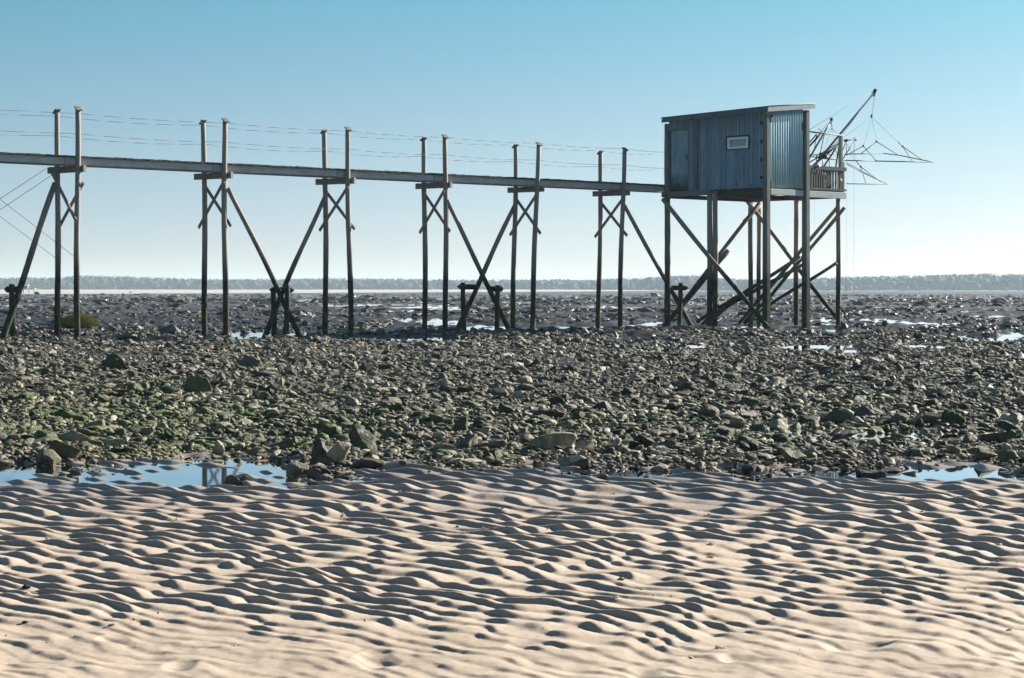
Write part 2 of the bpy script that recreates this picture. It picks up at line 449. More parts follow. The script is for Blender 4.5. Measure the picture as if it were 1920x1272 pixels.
# the flats
ry = [16.15]
while ry[-1] < 9000:
    y0 = ry[-1]; ry.append(y0+(.13 if y0 < 30 else y0*.0042 if y0 < 200 else y0*.03))
ry = np.array(ry); th = np.linspace(-.36, .36, 900)
Y, T = np.meshgrid(ry, th, indexing='ij'); X = Y*T
Z = H(X, Y); Z = np.where(Y > 600, .12+0*Z, Z)
V = np.stack([X.ravel(), Y.ravel(), Z.ravel()], 1)
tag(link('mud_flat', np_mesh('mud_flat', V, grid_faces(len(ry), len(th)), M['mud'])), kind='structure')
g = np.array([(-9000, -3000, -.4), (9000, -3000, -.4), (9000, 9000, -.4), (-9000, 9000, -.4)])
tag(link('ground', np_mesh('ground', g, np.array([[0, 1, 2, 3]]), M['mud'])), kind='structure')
# water: near pools and the puddles further out
wv = np.array([(-9, 8.5, .0), (9, 8.5, .0), (15, 45, .0), (-15, 45, .0)])
tag(link('pool_water', np_mesh('pool_water', wv, np.array([[0, 1, 2, 3]]), M['water'])), kind='structure')
ry2 = np.array([40, 45, 50, 53, 56, 59, 62, 70, 90, 120, 200, 330., 500.]); T2 = np.array([-.37, .37])
Y, T = np.meshgrid(ry2, T2, indexing='ij'); Zw = gz(0, Y)-.040
wv = np.stack([(Y*T).ravel(), Y.ravel(), Zw.ravel()], 1)
tag(link('tidal_water', np_mesh('tidal_water', wv, grid_faces(len(ry2), 2), M['water'])), kind='structure')

# far beach
bx = np.linspace(-560, 760, 60); V = []; 
for x in bx:
    px = CX+x/1450*F
    yb = np.interp(px, [-600, 0, 530, 1000, 1300, 2000, 2600], [553.5, 552, 549.8, 547.2, 545.2, 544.5, 544.3])
    Dn = F*(EYE-.16)/(yb-HOR)
    kx = float(sstep(1350, 1050, px)); Dn = min(Dn, 1450); xr = (px-CX)/F
    V += [(xr*Dn, Dn, .15+.02*math.sin(x*.1)), (xr*(Dn*.5+725), Dn*.5+725, .15+.35*kx), (xr*1460, 1460, .16+.8*kx), (xr*1700, 1700, 2.0)]
tag(link('beach', np_mesh('beach', np.array(V), grid_faces(len(bx), 4), M['beach'])), kind='structure')

# ------------------------------------------------------------------ stones
def ico(sub):
    bm = bmesh.new(); bmesh.ops.create_icosphere(bm, subdivisions=sub, radius=1)
    V = np.array([v.co[:] for v in bm.verts]); Fc = np.array([[v.index for v in f.verts] for f in bm.faces]); bm.free()
    return V, Fc
def rock(sub, seed, flat=.55, cuts=9, amp=.10, elong=1.25, cr=(.42, .86)):
    r = np.random.default_rng(seed); V, Fc = ico(sub)
    for _ in range(cuts):
        n = r.normal(size=3); n[2] *= .8; n /= np.linalg.norm(n); c = r.uniform(*cr)
        d = V@n-c; V = V-np.clip(d, 0, None)[:, None]*n*.96
    a = r.uniform(0, 6, 3)
    dn = amp*(noise(V[:, 0]*1.7+a[0], V[:, 1]*1.7+V[:, 2], seed % 50)+noise(V[:, 2]*1.9+a[1], V[:, 0]*1.3-V[:, 1], seed % 50+3))
    if sub >= 3: dn = dn+.025*noise(V[:, 0]*6+a[2], V[:, 1]*6+V[:, 2]*4, 5)
    V = V*(1+dn)[:, None]
    V = V*np.array([elong*r.uniform(.85, 1.25), 1., flat*r.uniform(.75, 1.35)])
    V /= np.abs(V[:, :2]).max()
    return V, Fc
def scatter_mesh(name, P, S, Rz, tilt, sub, mat, tint, green, nt=24, flat=.55):
    T = [rock(sub, 500+sub*100+i, flat, 10) for i in range(nt)]; Fc0 = T[0][1]; nv = len(T[0][0]); n = len(P)
    TV = np.stack([t[0] for t in T]); k = rng.integers(0, nt, n)
    L = TV[k]*S[:, None, :]
    c, s = np.cos(tilt), np.sin(tilt)
    x, y, z = L[..., 0], L[..., 1], L[..., 2]
    x, z = x*c[:, None]-z*s[:, None], x*s[:, None]+z*c[:, None]
    c, s = np.cos(Rz), np.sin(Rz)
    x, y = x*c[:, None]-y*s[:, None], x*s[:, None]+y*c[:, None]
    W = np.stack([x, y, z], -1)+P[:, None, :]
    FF = (Fc0[None]+(np.arange(n)*nv)[:, None, None]).reshape(-1, 3)
    me = np_mesh(name, W.reshape(-1, 3), FF, mat, {'tint': np.repeat(tint, nv), 'green': np.repeat(green, nv)}, smooth=sub > 1)
    return me
def greenness(x, y):
    px = CX+x/y*F; py = HOR+F*EYE/y
    g = .95*np.exp(-((px-230)/420)**2-((py-800)/75)**2)+.5*np.exp(-((px-900)/520)**2-((py-815)/45)**2)+.35*np.exp(-((px-1600)/420)**2-((py-790)/60)**2)
    return np.clip(g*.9+.02+.45*noise(x*.8, y*.5, 51), 0, 1)
# individual boulders first: (px, base y, width px, height px, shape seed, tint, green, label)
BL = [
 (208, 704, 50, 38, 1, .22, .25, 'big dark wedge shaped boulder with a pale right side, below the leftmost trestle'),
 (463, 693, 44, 24, 2, .5, .1, 'small grey pyramid shaped boulder alone among fine pebbles below the second trestle'),
 (369, 743, 54, 34, 3, .45, .55, 'rounded olive brown boulder half sunk in green pebbles, right of the dark wedge boulder'),
 (679, 846, 50, 50, 4, .33, .35, 'tall leaning grey boulder standing at the front of the stones right of the pool'),
 (862, 820, 28, 32, 5, .25, .5, 'narrow upright dark stone with a mossy side near the middle'),
 (826, 806, 44, 24, 6, .25, 1., 'low stone covered in bright green weed, left of the narrow upright stone'),
 (1029, 800, 58, 26, 7, .28, .15, 'long dark block shaped boulder lying level above the flat pale boulder'),
 (1036, 856, 88, 38, 8, .8, .25, 'broad flat pale boulder with a mottled top at the front edge of the stones'),
 (877, 842, 36, 26, 9, .55, .2, 'rounded grey stone just below the narrow upright stone'),
 (438, 914, 38, 25, 10, .2, .1, 'dark wedge shaped rock standing alone in the pool'),
 (461, 911, 24, 14, 11, .45, .3, 'small lumpy stone touching the right side of the wedge rock in the pool'),
 (601, 876, 44, 48, 12, .15, .25, 'dark pointed rock at the back of the heap on the right side of the pool'),
 (634, 878, 44, 42, 13, .75, .2, 'pale pitted rock leaning against the dark pointed rock beside the pool'),
 (556, 893, 42, 30, 14, .5, .2, 'smooth grey rounded rock at the left end of the heap beside the pool'),
 (588, 896, 28, 20, 15, .45, .2, 'small round stone between the smooth grey rock and the pale pitted rock'),
 (551, 905, 26, 14, 16, .4, .1, 'small stone in the water in front of the smooth grey rock'),
 (612, 899, 24, 13, 17, .55, .1, 'small pale stone at the foot of the pale pitted rock'),
 (1636, 894, 56, 25, 18, .08, .0, 'nearly black rock with a hollowed top standing in the right hand pool'),
 (118, 868, 62, 36, 19, .3, .5, 'dark blocky boulder at the front edge of the stones on the far left'),
 (140, 844, 70, 30, 20, .75, .4, 'large pale slab boulder resting behind the dark blocky boulder on the far left'),
 (212, 850, 38, 22, 21, .75, .3, 'pale rounded boulder just right of the large slab boulder on the far left'),
 (406, 853, 26, 26, 22, .8, .15, 'pale upright stone at the upper shore of the pool'),
 (170, 818, 44, 24, 23, .65, .5, 'pale brown boulder among green stones above the large slab boulder'),
 (1790, 806, 44, 30, 24, .12, .5, 'squat dark mossy boulder near the right edge of the photo'),
 (1863, 786, 34, 24, 25, .15, .5, 'dark boulder to the right of and above the squat mossy boulder'),
 (1760, 800, 48, 24, 26, .4, .5, 'long grey green boulder touching the left of the squat mossy boulder'),
 (1850, 868, 44, 24, 27, .35, .4, 'rounded grey boulder at the front edge of the stones near the right border'),
 (1892, 872, 36, 24, 28, .4, .3, 'rounded boulder second from the right border at the front edge of the stones'),
 (1490, 872, 46, 24, 29, .5, .35, 'rounded grey boulder at the front edge of the stones below the hut deck'),
 (924, 866, 38, 22, 30, .2, .2, 'dark round stone on the front edge left of the broad flat boulder'),
 (1185, 742, 34, 16, 31, .15, .3, 'low dark stone in the middle of the fine pebbles below the sixth trestle'),
 (620, 826, 40, 22, 32, .3, .3, 'low dark stone left of the tall leaning boulder'),
 (735, 828, 56, 26, 33, .45, .4, 'long grey stone lying right of the tall leaning boulder'),
 (690, 880, 60, 20, 34, .25, .2, 'row of low dark stone at the right foot of the heap beside the pool'),
 (1575, 797, 50, 26, 35, .35, .4, 'wide rounded mossy boulder in the right half of the stone field'),
 (1405, 770, 44, 22, 36, .2, .45, 'dark rounded boulder left of the wide mossy boulder'),
 (1875, 838, 60, 24, 37, .25, .3, 'broad low dark boulder above the two rounded boulders by the right border'),
]
BL[33] = (690, 880, 60, 20, 34, .25, .2, 'long low dark stone at the right foot of the heap beside the pool')
taken = []
def put_rock(px, py, w, h, seed, tint, green, label, cat, group, name, mat):
    D = F*(EYE-.0)/(py-HOR)
    wm = w/F*D; hm = h/F*D
    V, Fc = rock(4, 900+seed, .9, 15, .10, 1.0, (.28, .75))
    # stand it as seen: its width and its height as measured
    V[:, 0] *= 1/np.abs(V[:, 0]).max(); V[:, 1] *= .8
    zmin, zmax = V[:, 2].min(), V[:, 2].max()
    V[:, 2] = (V[:, 2]-zmin)/(zmax-zmin)
    rr = np.random.default_rng(seed)
    sk = {1: .35, 4: -.45, 12: .2, 10: -.35, 2: .05, 5: .15}.get(seed, rr.uniform(-.15, .15))
    if seed == 10: V[:, 2] *= 1-.42*(V[:, 0]+.4)
    if seed == 18: V[:, 2] *= .62+.55*(V[:, 0]-.15)**2
    V[:, 0] += (V[:, 2]-.4)*sk
    if seed in (1, 4, 5, 10, 12, 2): V[:, 0] = (V[:, 0]-sk*.3)*(1-.42*V[:, 2])+sk*.3; V[:, 1] *= (1-.35*V[:, 2])
    V[:, 0] = (V[:, 0]-(V[:, 0].max()+V[:, 0].min())/2)/((V[:, 0].max()-V[:, 0].min())/2)
    V[:, 2] = V[:, 2]*1.22-.17
    V = V*np.array([wm/2*1.06, wm/2, hm])
    n = len(V)
    me = np_mesh(name, V, Fc, mat, {'tint': np.full(n, tint), 'green': np.full(n, green)})
    x = (px-CX)/F*D
    o = link(name, me, loc=(x, D+wm*.3, float(np.clip(H(x, D), -.012, .02)))); tag(o, label, cat, group)
    taken.append((x, D+wm*.3, wm*.45))
    return o
for b in BL:
    put_rock(*b, 'boulder', None, 'boulder', M['stone'])

# pebble field
def field(y0, y1, cell):
    out = []
    ny = int((y1-y0)/cell)
    for j in range(ny):
        y = y0+j*cell; hw = .27*y+1.2; nx = int(2*hw/cell)
        x = -hw+np.arange(nx)*cell+rng.random(nx)*cell*.9; yy = y+rng.random(nx)*cell*.9
        out.append(np.stack([x, yy], 1))
    return np.concatenate(out)
P = np.concatenate([field(12.2, 17, .038), field(17, 24, .046), field(24, 33, .058), field(33, 58, .088)])
px = CX+P[:, 0]/P[:, 1]*F
edge = P[:, 1]-dfront(P[:, 0], P[:, 1])+.75*noise(P[:, 0]*1.5, P[:, 1]*1.2, 61)
keep = (edge > 0)|((edge > -1.0)&(rng.random(len(P)) < .14*np.clip(1+edge, 0, 1)))
bare = noise(P[:, 0]*.35, P[:, 1]*.22, 62)                        # bare wet patches
pr = np.where(P[:, 1] > 30, sstep(.85, .25, bare+.3*sstep(40, 50, P[:, 1])*(1+.4*(px > 900))), sstep(.9, .45, bare))
pr = pr*(1-.85*sstep(46, 58, P[:, 1]))*(1-.95*(pud(P[:, 0], P[:, 1]) > .15))
keep &= rng.random(len(P)) < pr
for (tx, ty, tr) in taken:
    keep &= ((P[:, 0]-tx)**2+((P[:, 1]-ty)*.8)**2) > (tr*.85)**2
P = P[keep]; n = len(P)
base_s = np.interp(P[:, 1], [12, 16, 24, 45], [.0200, .0225, .027, .039])
S1 = base_s*np.exp(rng.normal(0, .45, n)); big = rng.random(n) < .02; S1[big] *= rng.uniform(1.6, 3.0, big.sum())
S1 = np.clip(S1, .012, .12)
S = np.stack([S1*rng.uniform(.85, 1.35, n), S1*rng.uniform(.7, 1.1, n), S1*rng.uniform(.5, 1.1, n)], 1)
gx = H(P[:, 0], P[:, 1])
Zp = np.maximum(gx, -.03)+S[:, 2]*rng.uniform(-.1, .7, n)
tint = np.clip(rng.beta(1.2, 1.5, n)+.0, 0, 1); gr = greenness(P[:, 0], P[:, 1])*(.3+.9*rng.random(n))
P3 = np.stack([P[:, 0], P[:, 1], Zp], 1); Rz = rng.uniform(0, 6.28, n); tl = rng.normal(0, .3, n)
# the 263 that show largest are things of their own
inview = (np.abs(P[:, 0]/P[:, 1]) < .243)
score = np.where(inview, S1/P[:, 1], 0); order = np.argsort(-score); top = order[:300-len(BL)]
T_hi = []
for i in range(16):
    V, Fc = rock(3, 3000+i, .6, 13)
    T_hi.append((V, Fc))
def zone(x, y):
    px = CX+x/y*F
    h = ('far left', 'left', 'middle', 'right', 'far right')[min(4, max(0, int(px/384)))]
    e = y-float(dfront(x, y))
    d = 'in the front row' if e < .6 else 'behind the front row' if e < 3 else 'far back among pebbles'
    return h, d
for i in top:
    V, Fc = T_hi[int(rng.integers(0, 16))]; nv = len(V)
    W = V*S[i]
    me = np_mesh('stone', W, Fc, M['stone'], {'tint': np.full(nv, tint[i]), 'green': np.full(nv, gr[i])}, smooth=False)
    o = link('stone', me, loc=P3[i]); o.rotation_euler = (0, -tl[i]*.7, Rz[i])
    h, d = zone(P[i, 0], P[i, 1])
    tn = 'dark' if tint[i] < .33 else 'grey brown' if tint[i] < .62 else 'pale'
    if gr[i] > .62: tn += ' weedy'
    tag(o, f'{tn} cobble on the {h} of the stone field, {d}', 'stone', f'{tn} cobbles, {h}, {d}')
mask = np.ones(n, bool); mask[top] = False
nearm = mask&((P[:, 1] < 15.5)|((S1 > .045)&(P[:, 1] < 22))); farm = mask&~nearm; print('pebbles', nearm.sum(), farm.sum())
me1 = scatter_mesh('pebbles', P3[nearm], S[nearm], Rz[nearm], tl[nearm], 3 if False else 2, M['stone'], tint[nearm], gr[nearm], 40)
o1 = link('pebbles', me1)
me2 = scatter_mesh('pebbles', P3[farm], S[farm], Rz[farm], tl[farm], 1, M['stone'], tint[farm], gr[farm], 30)
bm = bmesh.new(); bm.from_mesh(me1); bm.from_mesh(me2); bm.to_mesh(me1); bm.free(); bpy.data.meshes.remove(me2)
for p_ in ():
    pass
tag(o1, 'countless small grey and green stones covering the shore behind the sand', 'pebbles', kind='stuff')
# dark rocks of the far flats
def fieldfar(y0, y1, dens):
    m = int(dens*(.29*(y1**2-y0**2)))
    y = np.sqrt(rng.uniform(y0**2, y1**2, m)); x = rng.uniform(-.29, .29, m)*y
    return np.stack([x, y], 1)
Q = np.concatenate([fieldfar(42, 62, 28), fieldfar(62, 110, 5.5), fieldfar(110, 230, .7), fieldfar(230, 420, .08)])
cl = noise(Q[:, 0]*.22, Q[:, 1]*.12, 71)+.4*noise(Q[:, 0]*.9, Q[:, 1]*.5, 72)
kk = (rng.random(len(Q)) < sstep(-.7, .15, cl))&(pud(Q[:, 0], Q[:, 1]) < .2); Q = Q[kk]; m = len(Q)
s1 = np.exp(rng.normal(0, .42, m))*np.interp(Q[:, 1], [40, 60, 100, 200], [.058, .066, .12, .26])
S = np.stack([s1*rng.uniform(1, 1.7, m), s1*rng.uniform(.7, 1.1, m), s1*np.interp(Q[:, 1], [36, 150], [.9, .6])*rng.uniform(.6, 1.2, m)], 1)
Qz = H(Q[:, 0], Q[:, 1])+S[:, 2]*.15
me = scatter_mesh('rocks', np.stack([Q[:, 0], Q[:, 1], Qz], 1), S, rng.uniform(0, 6.28, m), rng.normal(0, .2, m), 1, M['farstone'], np.clip(rng.beta(.7, 1.7, m), 0, 1), rng.random(m)*.3, 30)
tag(link('rocks', me), 'scattered dark wet rocks on the mud flat behind the footbridge', 'rocks', kind='stuff')
# shell grit and weed scraps on the sand
m = 150; q = np.stack([rng.uniform(-2.6, 3, m), rng.uniform(6.3, 13, m)], 1)
qz = H(q[:, 0], q[:, 1]); s1 = np.exp(rng.normal(0, .5, m))*.0042
S = np.stack([s1*1.5, s1, s1*.9], 1)
me = scatter_mesh('shell_grit', np.stack([q[:, 0], q[:, 1], qz+s1*.3], 1), S, rng.uniform(0, 6.28, m), rng.normal(0, .3, m), 1, M['stone'], np.where(rng.random(m) < .25, 1., .05), np.zeros(m), 12)
tag(link('shell_grit', me), 'tiny shells and weed scraps dotted over the rippled sand', 'shells', kind='stuff')

m = 40; cx_ = rng.uniform(-2.4, 3, m); cy_ = rng.uniform(6.4, 12.5, m)
q = np.repeat(np.stack([cx_, cy_], 1), 7, 0)+rng.normal(0, .009, (m*7, 2)); s1 = np.exp(rng.normal(0, .3, m*7))*.0048
me = scatter_mesh('worm_casts', np.stack([q[:, 0], q[:, 1], H(q[:, 0], q[:, 1])+s1*.5], 1), np.stack([s1*2.0, s1*.8, s1], 1), rng.uniform(0, 6.28, m*7), rng.normal(0, .5, m*7), 1, M['sand'], np.zeros(m*7), np.zeros(m*7), 12)
tag(link('worm_casts', me), 'small coiled sand worm casts dotted over the ripples', 'worm casts', kind='stuff')

# ------------------------------------------------------------------ footbridge
ZB = 4.13; GH = .166; ZD = ZB+GH
names = ['leftmost', 'second', 'third', 'fourth', 'fifth', 'sixth']
TR = [ # near top x,y base x ; far top x,y base x
 (146, 206, 145, 107, 211, 107), (422, 228, 423, 381, 231, 384), (652, 244, 658, 608, 249, 610),
 (834, 258, 835, 795, 263, 796), (1010, 272, 998, 967, 276, 962), (1171, 282, 1162, 1126, 288, 1121)]
TL = ['leftmost timber trestle, its raking strut leaning down to the left edge',
      'second trestle from the left, its strut slanting down right to the paired short stakes',
      'third trestle from the left, its strut slanting down left to the paired short stakes',
      'fourth trestle from the left, its strut crossing in an X down right',
      'fifth trestle from the left, leaning, its strut crossing in an X down left',
      'sixth trestle, the last one before the hut, its long strut slanting under the hut']
STR = [  # (which pile, top px, top py, bottom px, bottom py, r)
 ('far', 102, 347, -3, 640, .075), ('near', 429, 357, 571, 641, .062), ('far', 607, 374, 484, 630, .062),
 ('near', 839, 378, 963, 622, .062), ('far', 964, 388, 847, 613, .066), ('near', 1172, 388, 1303, 611, .062)]
def ground_at(px, D): 
    x = (px-CX)/F*D; return float(H(x, D))
trest = []
for i, (nx, nty, nb, fx, fty, fb) in enumerate(TR):
    Dn = on_line((nx+nb)/2); Df = on_line((fx+fb)/2, WID)
    root = empty('trestle', (at(nb, 0, Dn).x, Dn, ground_at(nb, Dn)), TL[i], 'trestle', 'trestles carrying the footbridge')
    Tn = at(nx, nty, Dn); Bn = Vector((at(nb, 0, Dn).x, Dn, ground_at(nb, Dn)-.35))
    Tf = at(fx, fty, Df); Bf = Vector((at(fb, 0, Df).x, Df, ground_at(fb, Df)-.35))
    r = .066
    for (A, B, sgn) in ((Bn, Tn, -1), (Bf, Tf, 1)):
        pl = log('pile', A, B, r*1.14, root, M['pile'], r2=r*.93, wob=.03)
        ax = DV; up = (Vector((0, 0, 1))*math.cos(R(38))+PV*sgn*math.sin(R(38)))  # cap board tilts outward
        c = B+Vector((0, 0, .025))+PV*sgn*.02; cap = bar('cap', c-DV*.075, c+DV*.075, rect(.16, .03), M['cap'], pl, side=up.cross(DV))
    # cross beam just under the girders: before the far pile, behind the near one
    zc = ZB-.012-.085
    a = Vector((Bn.x, Bn.y, 0)).lerp(Vector((Tn.x, Tn.y, 0)), .8)+DV*.115-PV*.13; b = Vector((Tf.x, Tf.y, 0))-DV*.115+PV*.19
    a.z = zc; b.z = zc
    bar('cross_beam', a, b, rect(.155, .085), M['crossbeam'], root, side=(0, 0, 1))
    # X braces
    def on_pile(A, B, z): return A.lerp(B, (z-A.z)/(B.z-A.z))
    z1, z2 = ZB-.40, ZB-1.27
    if i == 0:
        p1, p2 = on_pile(Bf, Tf, ZB-.22)-DV*.10, on_pile(Bn, Tn, z2+.05)-DV*.10
        q1, q2 = on_pile(Bn, Tn, z1-.1)+DV*.10, on_pile(Bf, Tf, z2-.1)+DV*.10
    else:
        p1, p2 = on_pile(Bn, Tn, z1+.05)-DV*.10, on_pile(Bf, Tf, z2-.02)-DV*.10
        q1, q2 = on_pile(Bf, Tf, z1)+DV*.10, on_pile(Bn, Tn, z2)+DV*.10
    for u, v in ((p1, p2), (q1, q2)):
        e = (v-u).normalized()*.12
        bar('brace', u-e, v+e, rect(.085, .032), M['log'], root, side=(v-u).cross(DV))
    # raking strut
    w, tx, ty, bx_, by_, sr = STR[i]
    Dt = (Dn if w == 'near' else Df)
    A = at(tx, ty, Dt)
    sgn = 1 if bx_ > tx else -1
    # foot lies along the footbridge direction from the trestle
    Dfoot = on_line(bx_, 0 if w == 'near' else WID)
    Bs = at(bx_, by_, Dfoot); Bs.z = ground_at(bx_, Dfoot)-.25
    log('strut', Bs, A+(A-Bs).normalized()*.05, sr*1.15, root, M['log'], r2=sr*.9, wob=.03)
    trest.append((Tn, Bn, Tf, Bf))
# short anchoring stakes with collars
SK = [(22, 533, 24, 640, 543, 8, 42, 'far', 'short stake with a collar at the left edge beside the leftmost strut'),
      (539, 535, 536, 639, 544, 505, 552, 'near', 'front one of two short stakes between second and third trestles, with the collar'),
      (512, 545, 515, 624, 0, 0, 0, 'far', 'rear one of the two short stakes between second and third trestles, behind the struts'),
      (868, 530, 870, 614, 538, 857, 897, 'far', 'left short stake with a pointed collar between fourth and fifth trestles'),
      (933, 535, 932, 627, 542, 916, 944, 'near', 'right short stake with a collar, touching the strut of the fourth trestle'),
      (1276, 531, 1274, 609, 540, 1246, 1291, 'near', 'short stake with a collar under the left side of the hut')]
for (tx, ty, bx_, by_, cy, c0, c1, w, lb) in SK:
    D = on_line(tx, WID if w == 'far' else 0)-(.22 if w == 'near' else -.1)
    g0 = ground_at(bx_, D)
    root = empty('stake', (at(bx_, 0, D).x, D, g0), lb, 'stake', 'short stakes that anchor the struts')
    A = Vector((at(bx_, 0, D).x, D, g0-.3)); B = at(tx, ty, D)
    log('post', A, B, .072, root, M['pile'], r2=.066, wob=.01)
    if cy:
        for off, nm in ((.13, 'collar'), ):
            a = at(c0, cy, D+off); b = at(c1, cy+.5, D+off)
            V, Fc = loft(circ(.075, 10), (b-a).length, 6, (1, 1), .005, 5)
            o = bar(nm, a, b, circ(.075, 10), M['log'], root, seg=8, smooth=True)
            for v in o.data.vertices:          # pointed ends
                t = v.co.z/(b-a).length; k = min(1, .15+min(t, 1-t)*7.0); v.co.x *= k; v.co.y *= k

# the walkway itself
def gpt(px, off): 
    D = on_line(px, off); return Vector(((px-CX)/F*D, D, 0))
def tpar(P_): return (Vector((P_.x, P_.y, 0))-N0).dot(DV)
ts = [tpar(Vector((t_[0].x, t_[0].y, 0)).lerp(Vector((t_[1].x, t_[1].y, 0)), .2)) for t_ in trest]
joints = [ts[0]-6.0]+[t_-.30 for t_ in ts]+[tpar(gpt(1285, 0))]
root = empty('walkway', N0+DV*ts[0]+Vector((0, 0, ZB)), 'long narrow timber walkway running above the flat from the left edge to the hut', 'walkway')
for a, b in zip(joints[:-1], joints[1:]):
    for off in (.13, WID-.13):
        A = N0+DV*(a+.012)+PV*off; B = N0+DV*(b-.012)+PV*off
        A.z = B.z = ZB+GH/2
        bar('girder', A, B, rect(GH, .075, .006), M['beam'], root, side=(0, 0, 1))
V = []; Fc = []; t_ = joints[0]; rd = random.Random(3)
while t_ < joints[-1]-.1:
    w = .14+rd.uniform(-.01, .01); z = ZD+.003; hh = .038+rd.uniform(-.006, .008); o0 = .02+rd.uniform(-.02, .02); o1 = WID-.02+rd.uniform(-.02, .02)
    s = len(V)
    for (tt, of, zz) in ((t_, o0, z), (t_+w, o0, z), (t_+w, o1, z), (t_, o1, z), (t_, o0, z+hh), (t_+w, o0, z+hh), (t_+w, o1, z+hh), (t_, o1, z+hh)):
        q_ = N0+DV*tt+PV*of; V.append((q_.x-root.location.x, q_.y-root.location.y, zz-root.location.z))
    Fc += [(s, s+3, s+2, s+1), (s+4, s+5, s+6, s+7), (s, s+1, s+5, s+4), (s+1, s+2, s+6, s+5), (s+2, s+3, s+7, s+6), (s+3, s, s+4, s+7)]
    t_ += w+.012
link('deck_boards', mesh('deck_boards', V, Fc, M['deckwood']), root)
# wires of the handrail
wires = []
for wi, (off, z) in enumerate(((-.02, 5.32), (-.02, 4.85), (WID+.02, 5.32), (WID+.02, 4.85))):
    pts = []
    st = [joints[0]]+ts+[joints[-1]-.25]
    for a, b in zip(st[:-1], st[1:]):
        for k in range(6):
            t_ = k/6; q_ = N0+DV*(a+(b-a)*t_)+PV*off; q_.z = z-.035*4*t_*(1-t_)*(1+.3*wi % 2); pts.append(q_)
    q_ = N0+DV*st[-1]+PV*off; q_.z = z; pts.append(q_); wires.append(pts)
wr = empty('wire_handrail', N0+DV*ts[0]+Vector((0, 0, 4.85)), 'four thin wires strung along the trestle tops as a handrail for the walkway', 'handrail')
for pts in wires:
    tubes('wire', [(pts, .0042)], M['steel'], wr, 4)
    for k in (9, 21): pass
cb = empty('guy_wires', (-10.9, 48, 2.2), 'crossed slack guy wires bracing the leftmost trestle at the left edge', 'guy wire')
D1 = on_line(107, WID); D2 = on_line(146)
Dl = on_line(-130, .4)
tubes('wire', [([at(92, 313, D1), at(0, 373, on_line(0, .4)), at(-130, 452, Dl)], .006), ([at(98, 328, D1), at(0, 394, on_line(0, .4)), at(-130, 476, Dl)], .006)], M['iron'], cb, 4)
tubes('wire', [([at(143, 484, D2), at(0, 374, on_line(0, .4)), at(-130, 280, Dl)], .005), ([at(104, 484, D1), at(0, 406, on_line(0, .4)), at(-130, 318, Dl)], .005)], M['iron'], cb, 4)

# ------------------------------------------------------------------ hut
C0 = Vector((7.23, 59.1, 0))
def hp(t, s, z): q_ = C0+DV*t+PV*s; return Vector((q_.x, q_.y, z))
def s_of(px): r = (px-CX)/F; return (C0.x-r*C0.y)/(-PV.x+r*PV.y)
def t_of(px, s=0):
    r = (px-CX)/F; o = C0+PV*s; return (r*o.y-o.x)/(DV.x-r*DV.y)
HZ = math.atan2(DV.y, DV.x)
FZ = 4.12; W_ = 3.89; T_ = 1.66
def rz_(t, s): return 6.385-.15-.017*s+.10*t      # underside of the roof sheet
hut = empty('fishing_hut', hp(0, 0, FZ), 'faded blue plank fishing hut with a corrugated side and lean-to roof, standing high on stilts', 'hut', rz=HZ)
def lmesh(name, V, Fc, mat, parent=hut, loc=(0, 0, 0), tint=None, smooth=False):
    return link(name, mesh(name, V, Fc, mat, smooth, tint), parent, loc)
def box(x0, x1, y0, y1, z0, z1):
    V = [(x0, y0, z0), (x1, y0, z0), (x1, y1, z0), (x0, y1, z0), (x0, y0, z1), (x1, y0, z1), (x1, y1, z1), (x0, y1, z1)]
    return V, [(0, 3, 2, 1), (4, 5, 6, 7), (0, 1, 5, 4), (1, 2, 6, 5), (2, 3, 7, 6), (3, 0, 4, 7)]
def boxes(L):
    V = []; Fc = []
    for b in L:
        v, f = box(*b); s = len(V); V += v; Fc += [tuple(i+s for i in q_) for q_ in f]
    return V, Fc
dy0, dy1 = s_of(1291), s_of(1256)          # door
wy0, wy1 = s_of(1407), s_of(1363)          # window surround
D_ = 60.; zpx = lambda py, D=60.: EYE-(py-HOR)/F*D-FZ
wz0, wz1 = zpx(281, 59.9), zpx(254.5, 59.9)
dz1 = zpx(242.5, 61.5)
# planked wall facing the walkway: boards in one mesh, cut round the door and window
bxs = []; tn = []; y = .03; rd = random.Random(5)
while y < 3.80:
    w = min(.098+rd.uniform(-.006, .006), 3.82-y); top_ = 6.385-.15-.017*y-FZ+.10; d = rd.uniform(-.006, .006)
    segs = [(0+rd.uniform(-.012, .012), top_)]
    ym = y+w/2
    if wy0 < ym < wy1: segs = [(segs[0][0], wz0), (wz1, top_)]
    if ym > dy0: segs = [(dz1, top_)]
    for a, b in segs:
        bxs.append((-.012+d, .022+d, y, y+w-.011, a, b)); tn += [rd.random()]*8
    y += w
V, Fc = boxes(bxs); lmesh('plank_wall', V, Fc, M['wall'], tint=tn)
V, Fc = boxes([(.024, .05, .03, dy0, .0, 2.12), (.024, .05, dy0, 3.8, dz1+.03, 2.12)]); lmesh('wall_lining', V, Fc, M['darkframe'])
# door
dr = lmesh('door', *box(-.012, .022, 0, dy1-dy0-.06, 0, dz1-.06), M['door'], loc=(.03, dy0+.02, .03))
V, Fc = boxes([(-.02, .03, dy0-.03, dy0+.012, 0, dz1), (-.02, .03, dy0+.013, dy1+.05, dz1-.02, dz1+.04)]); lmesh('door_frame', V, Fc, M['post'])
lmesh('handle', *box(-.05, -.02, .05, .075, .9, 1.02), M['iron'], parent=dr)
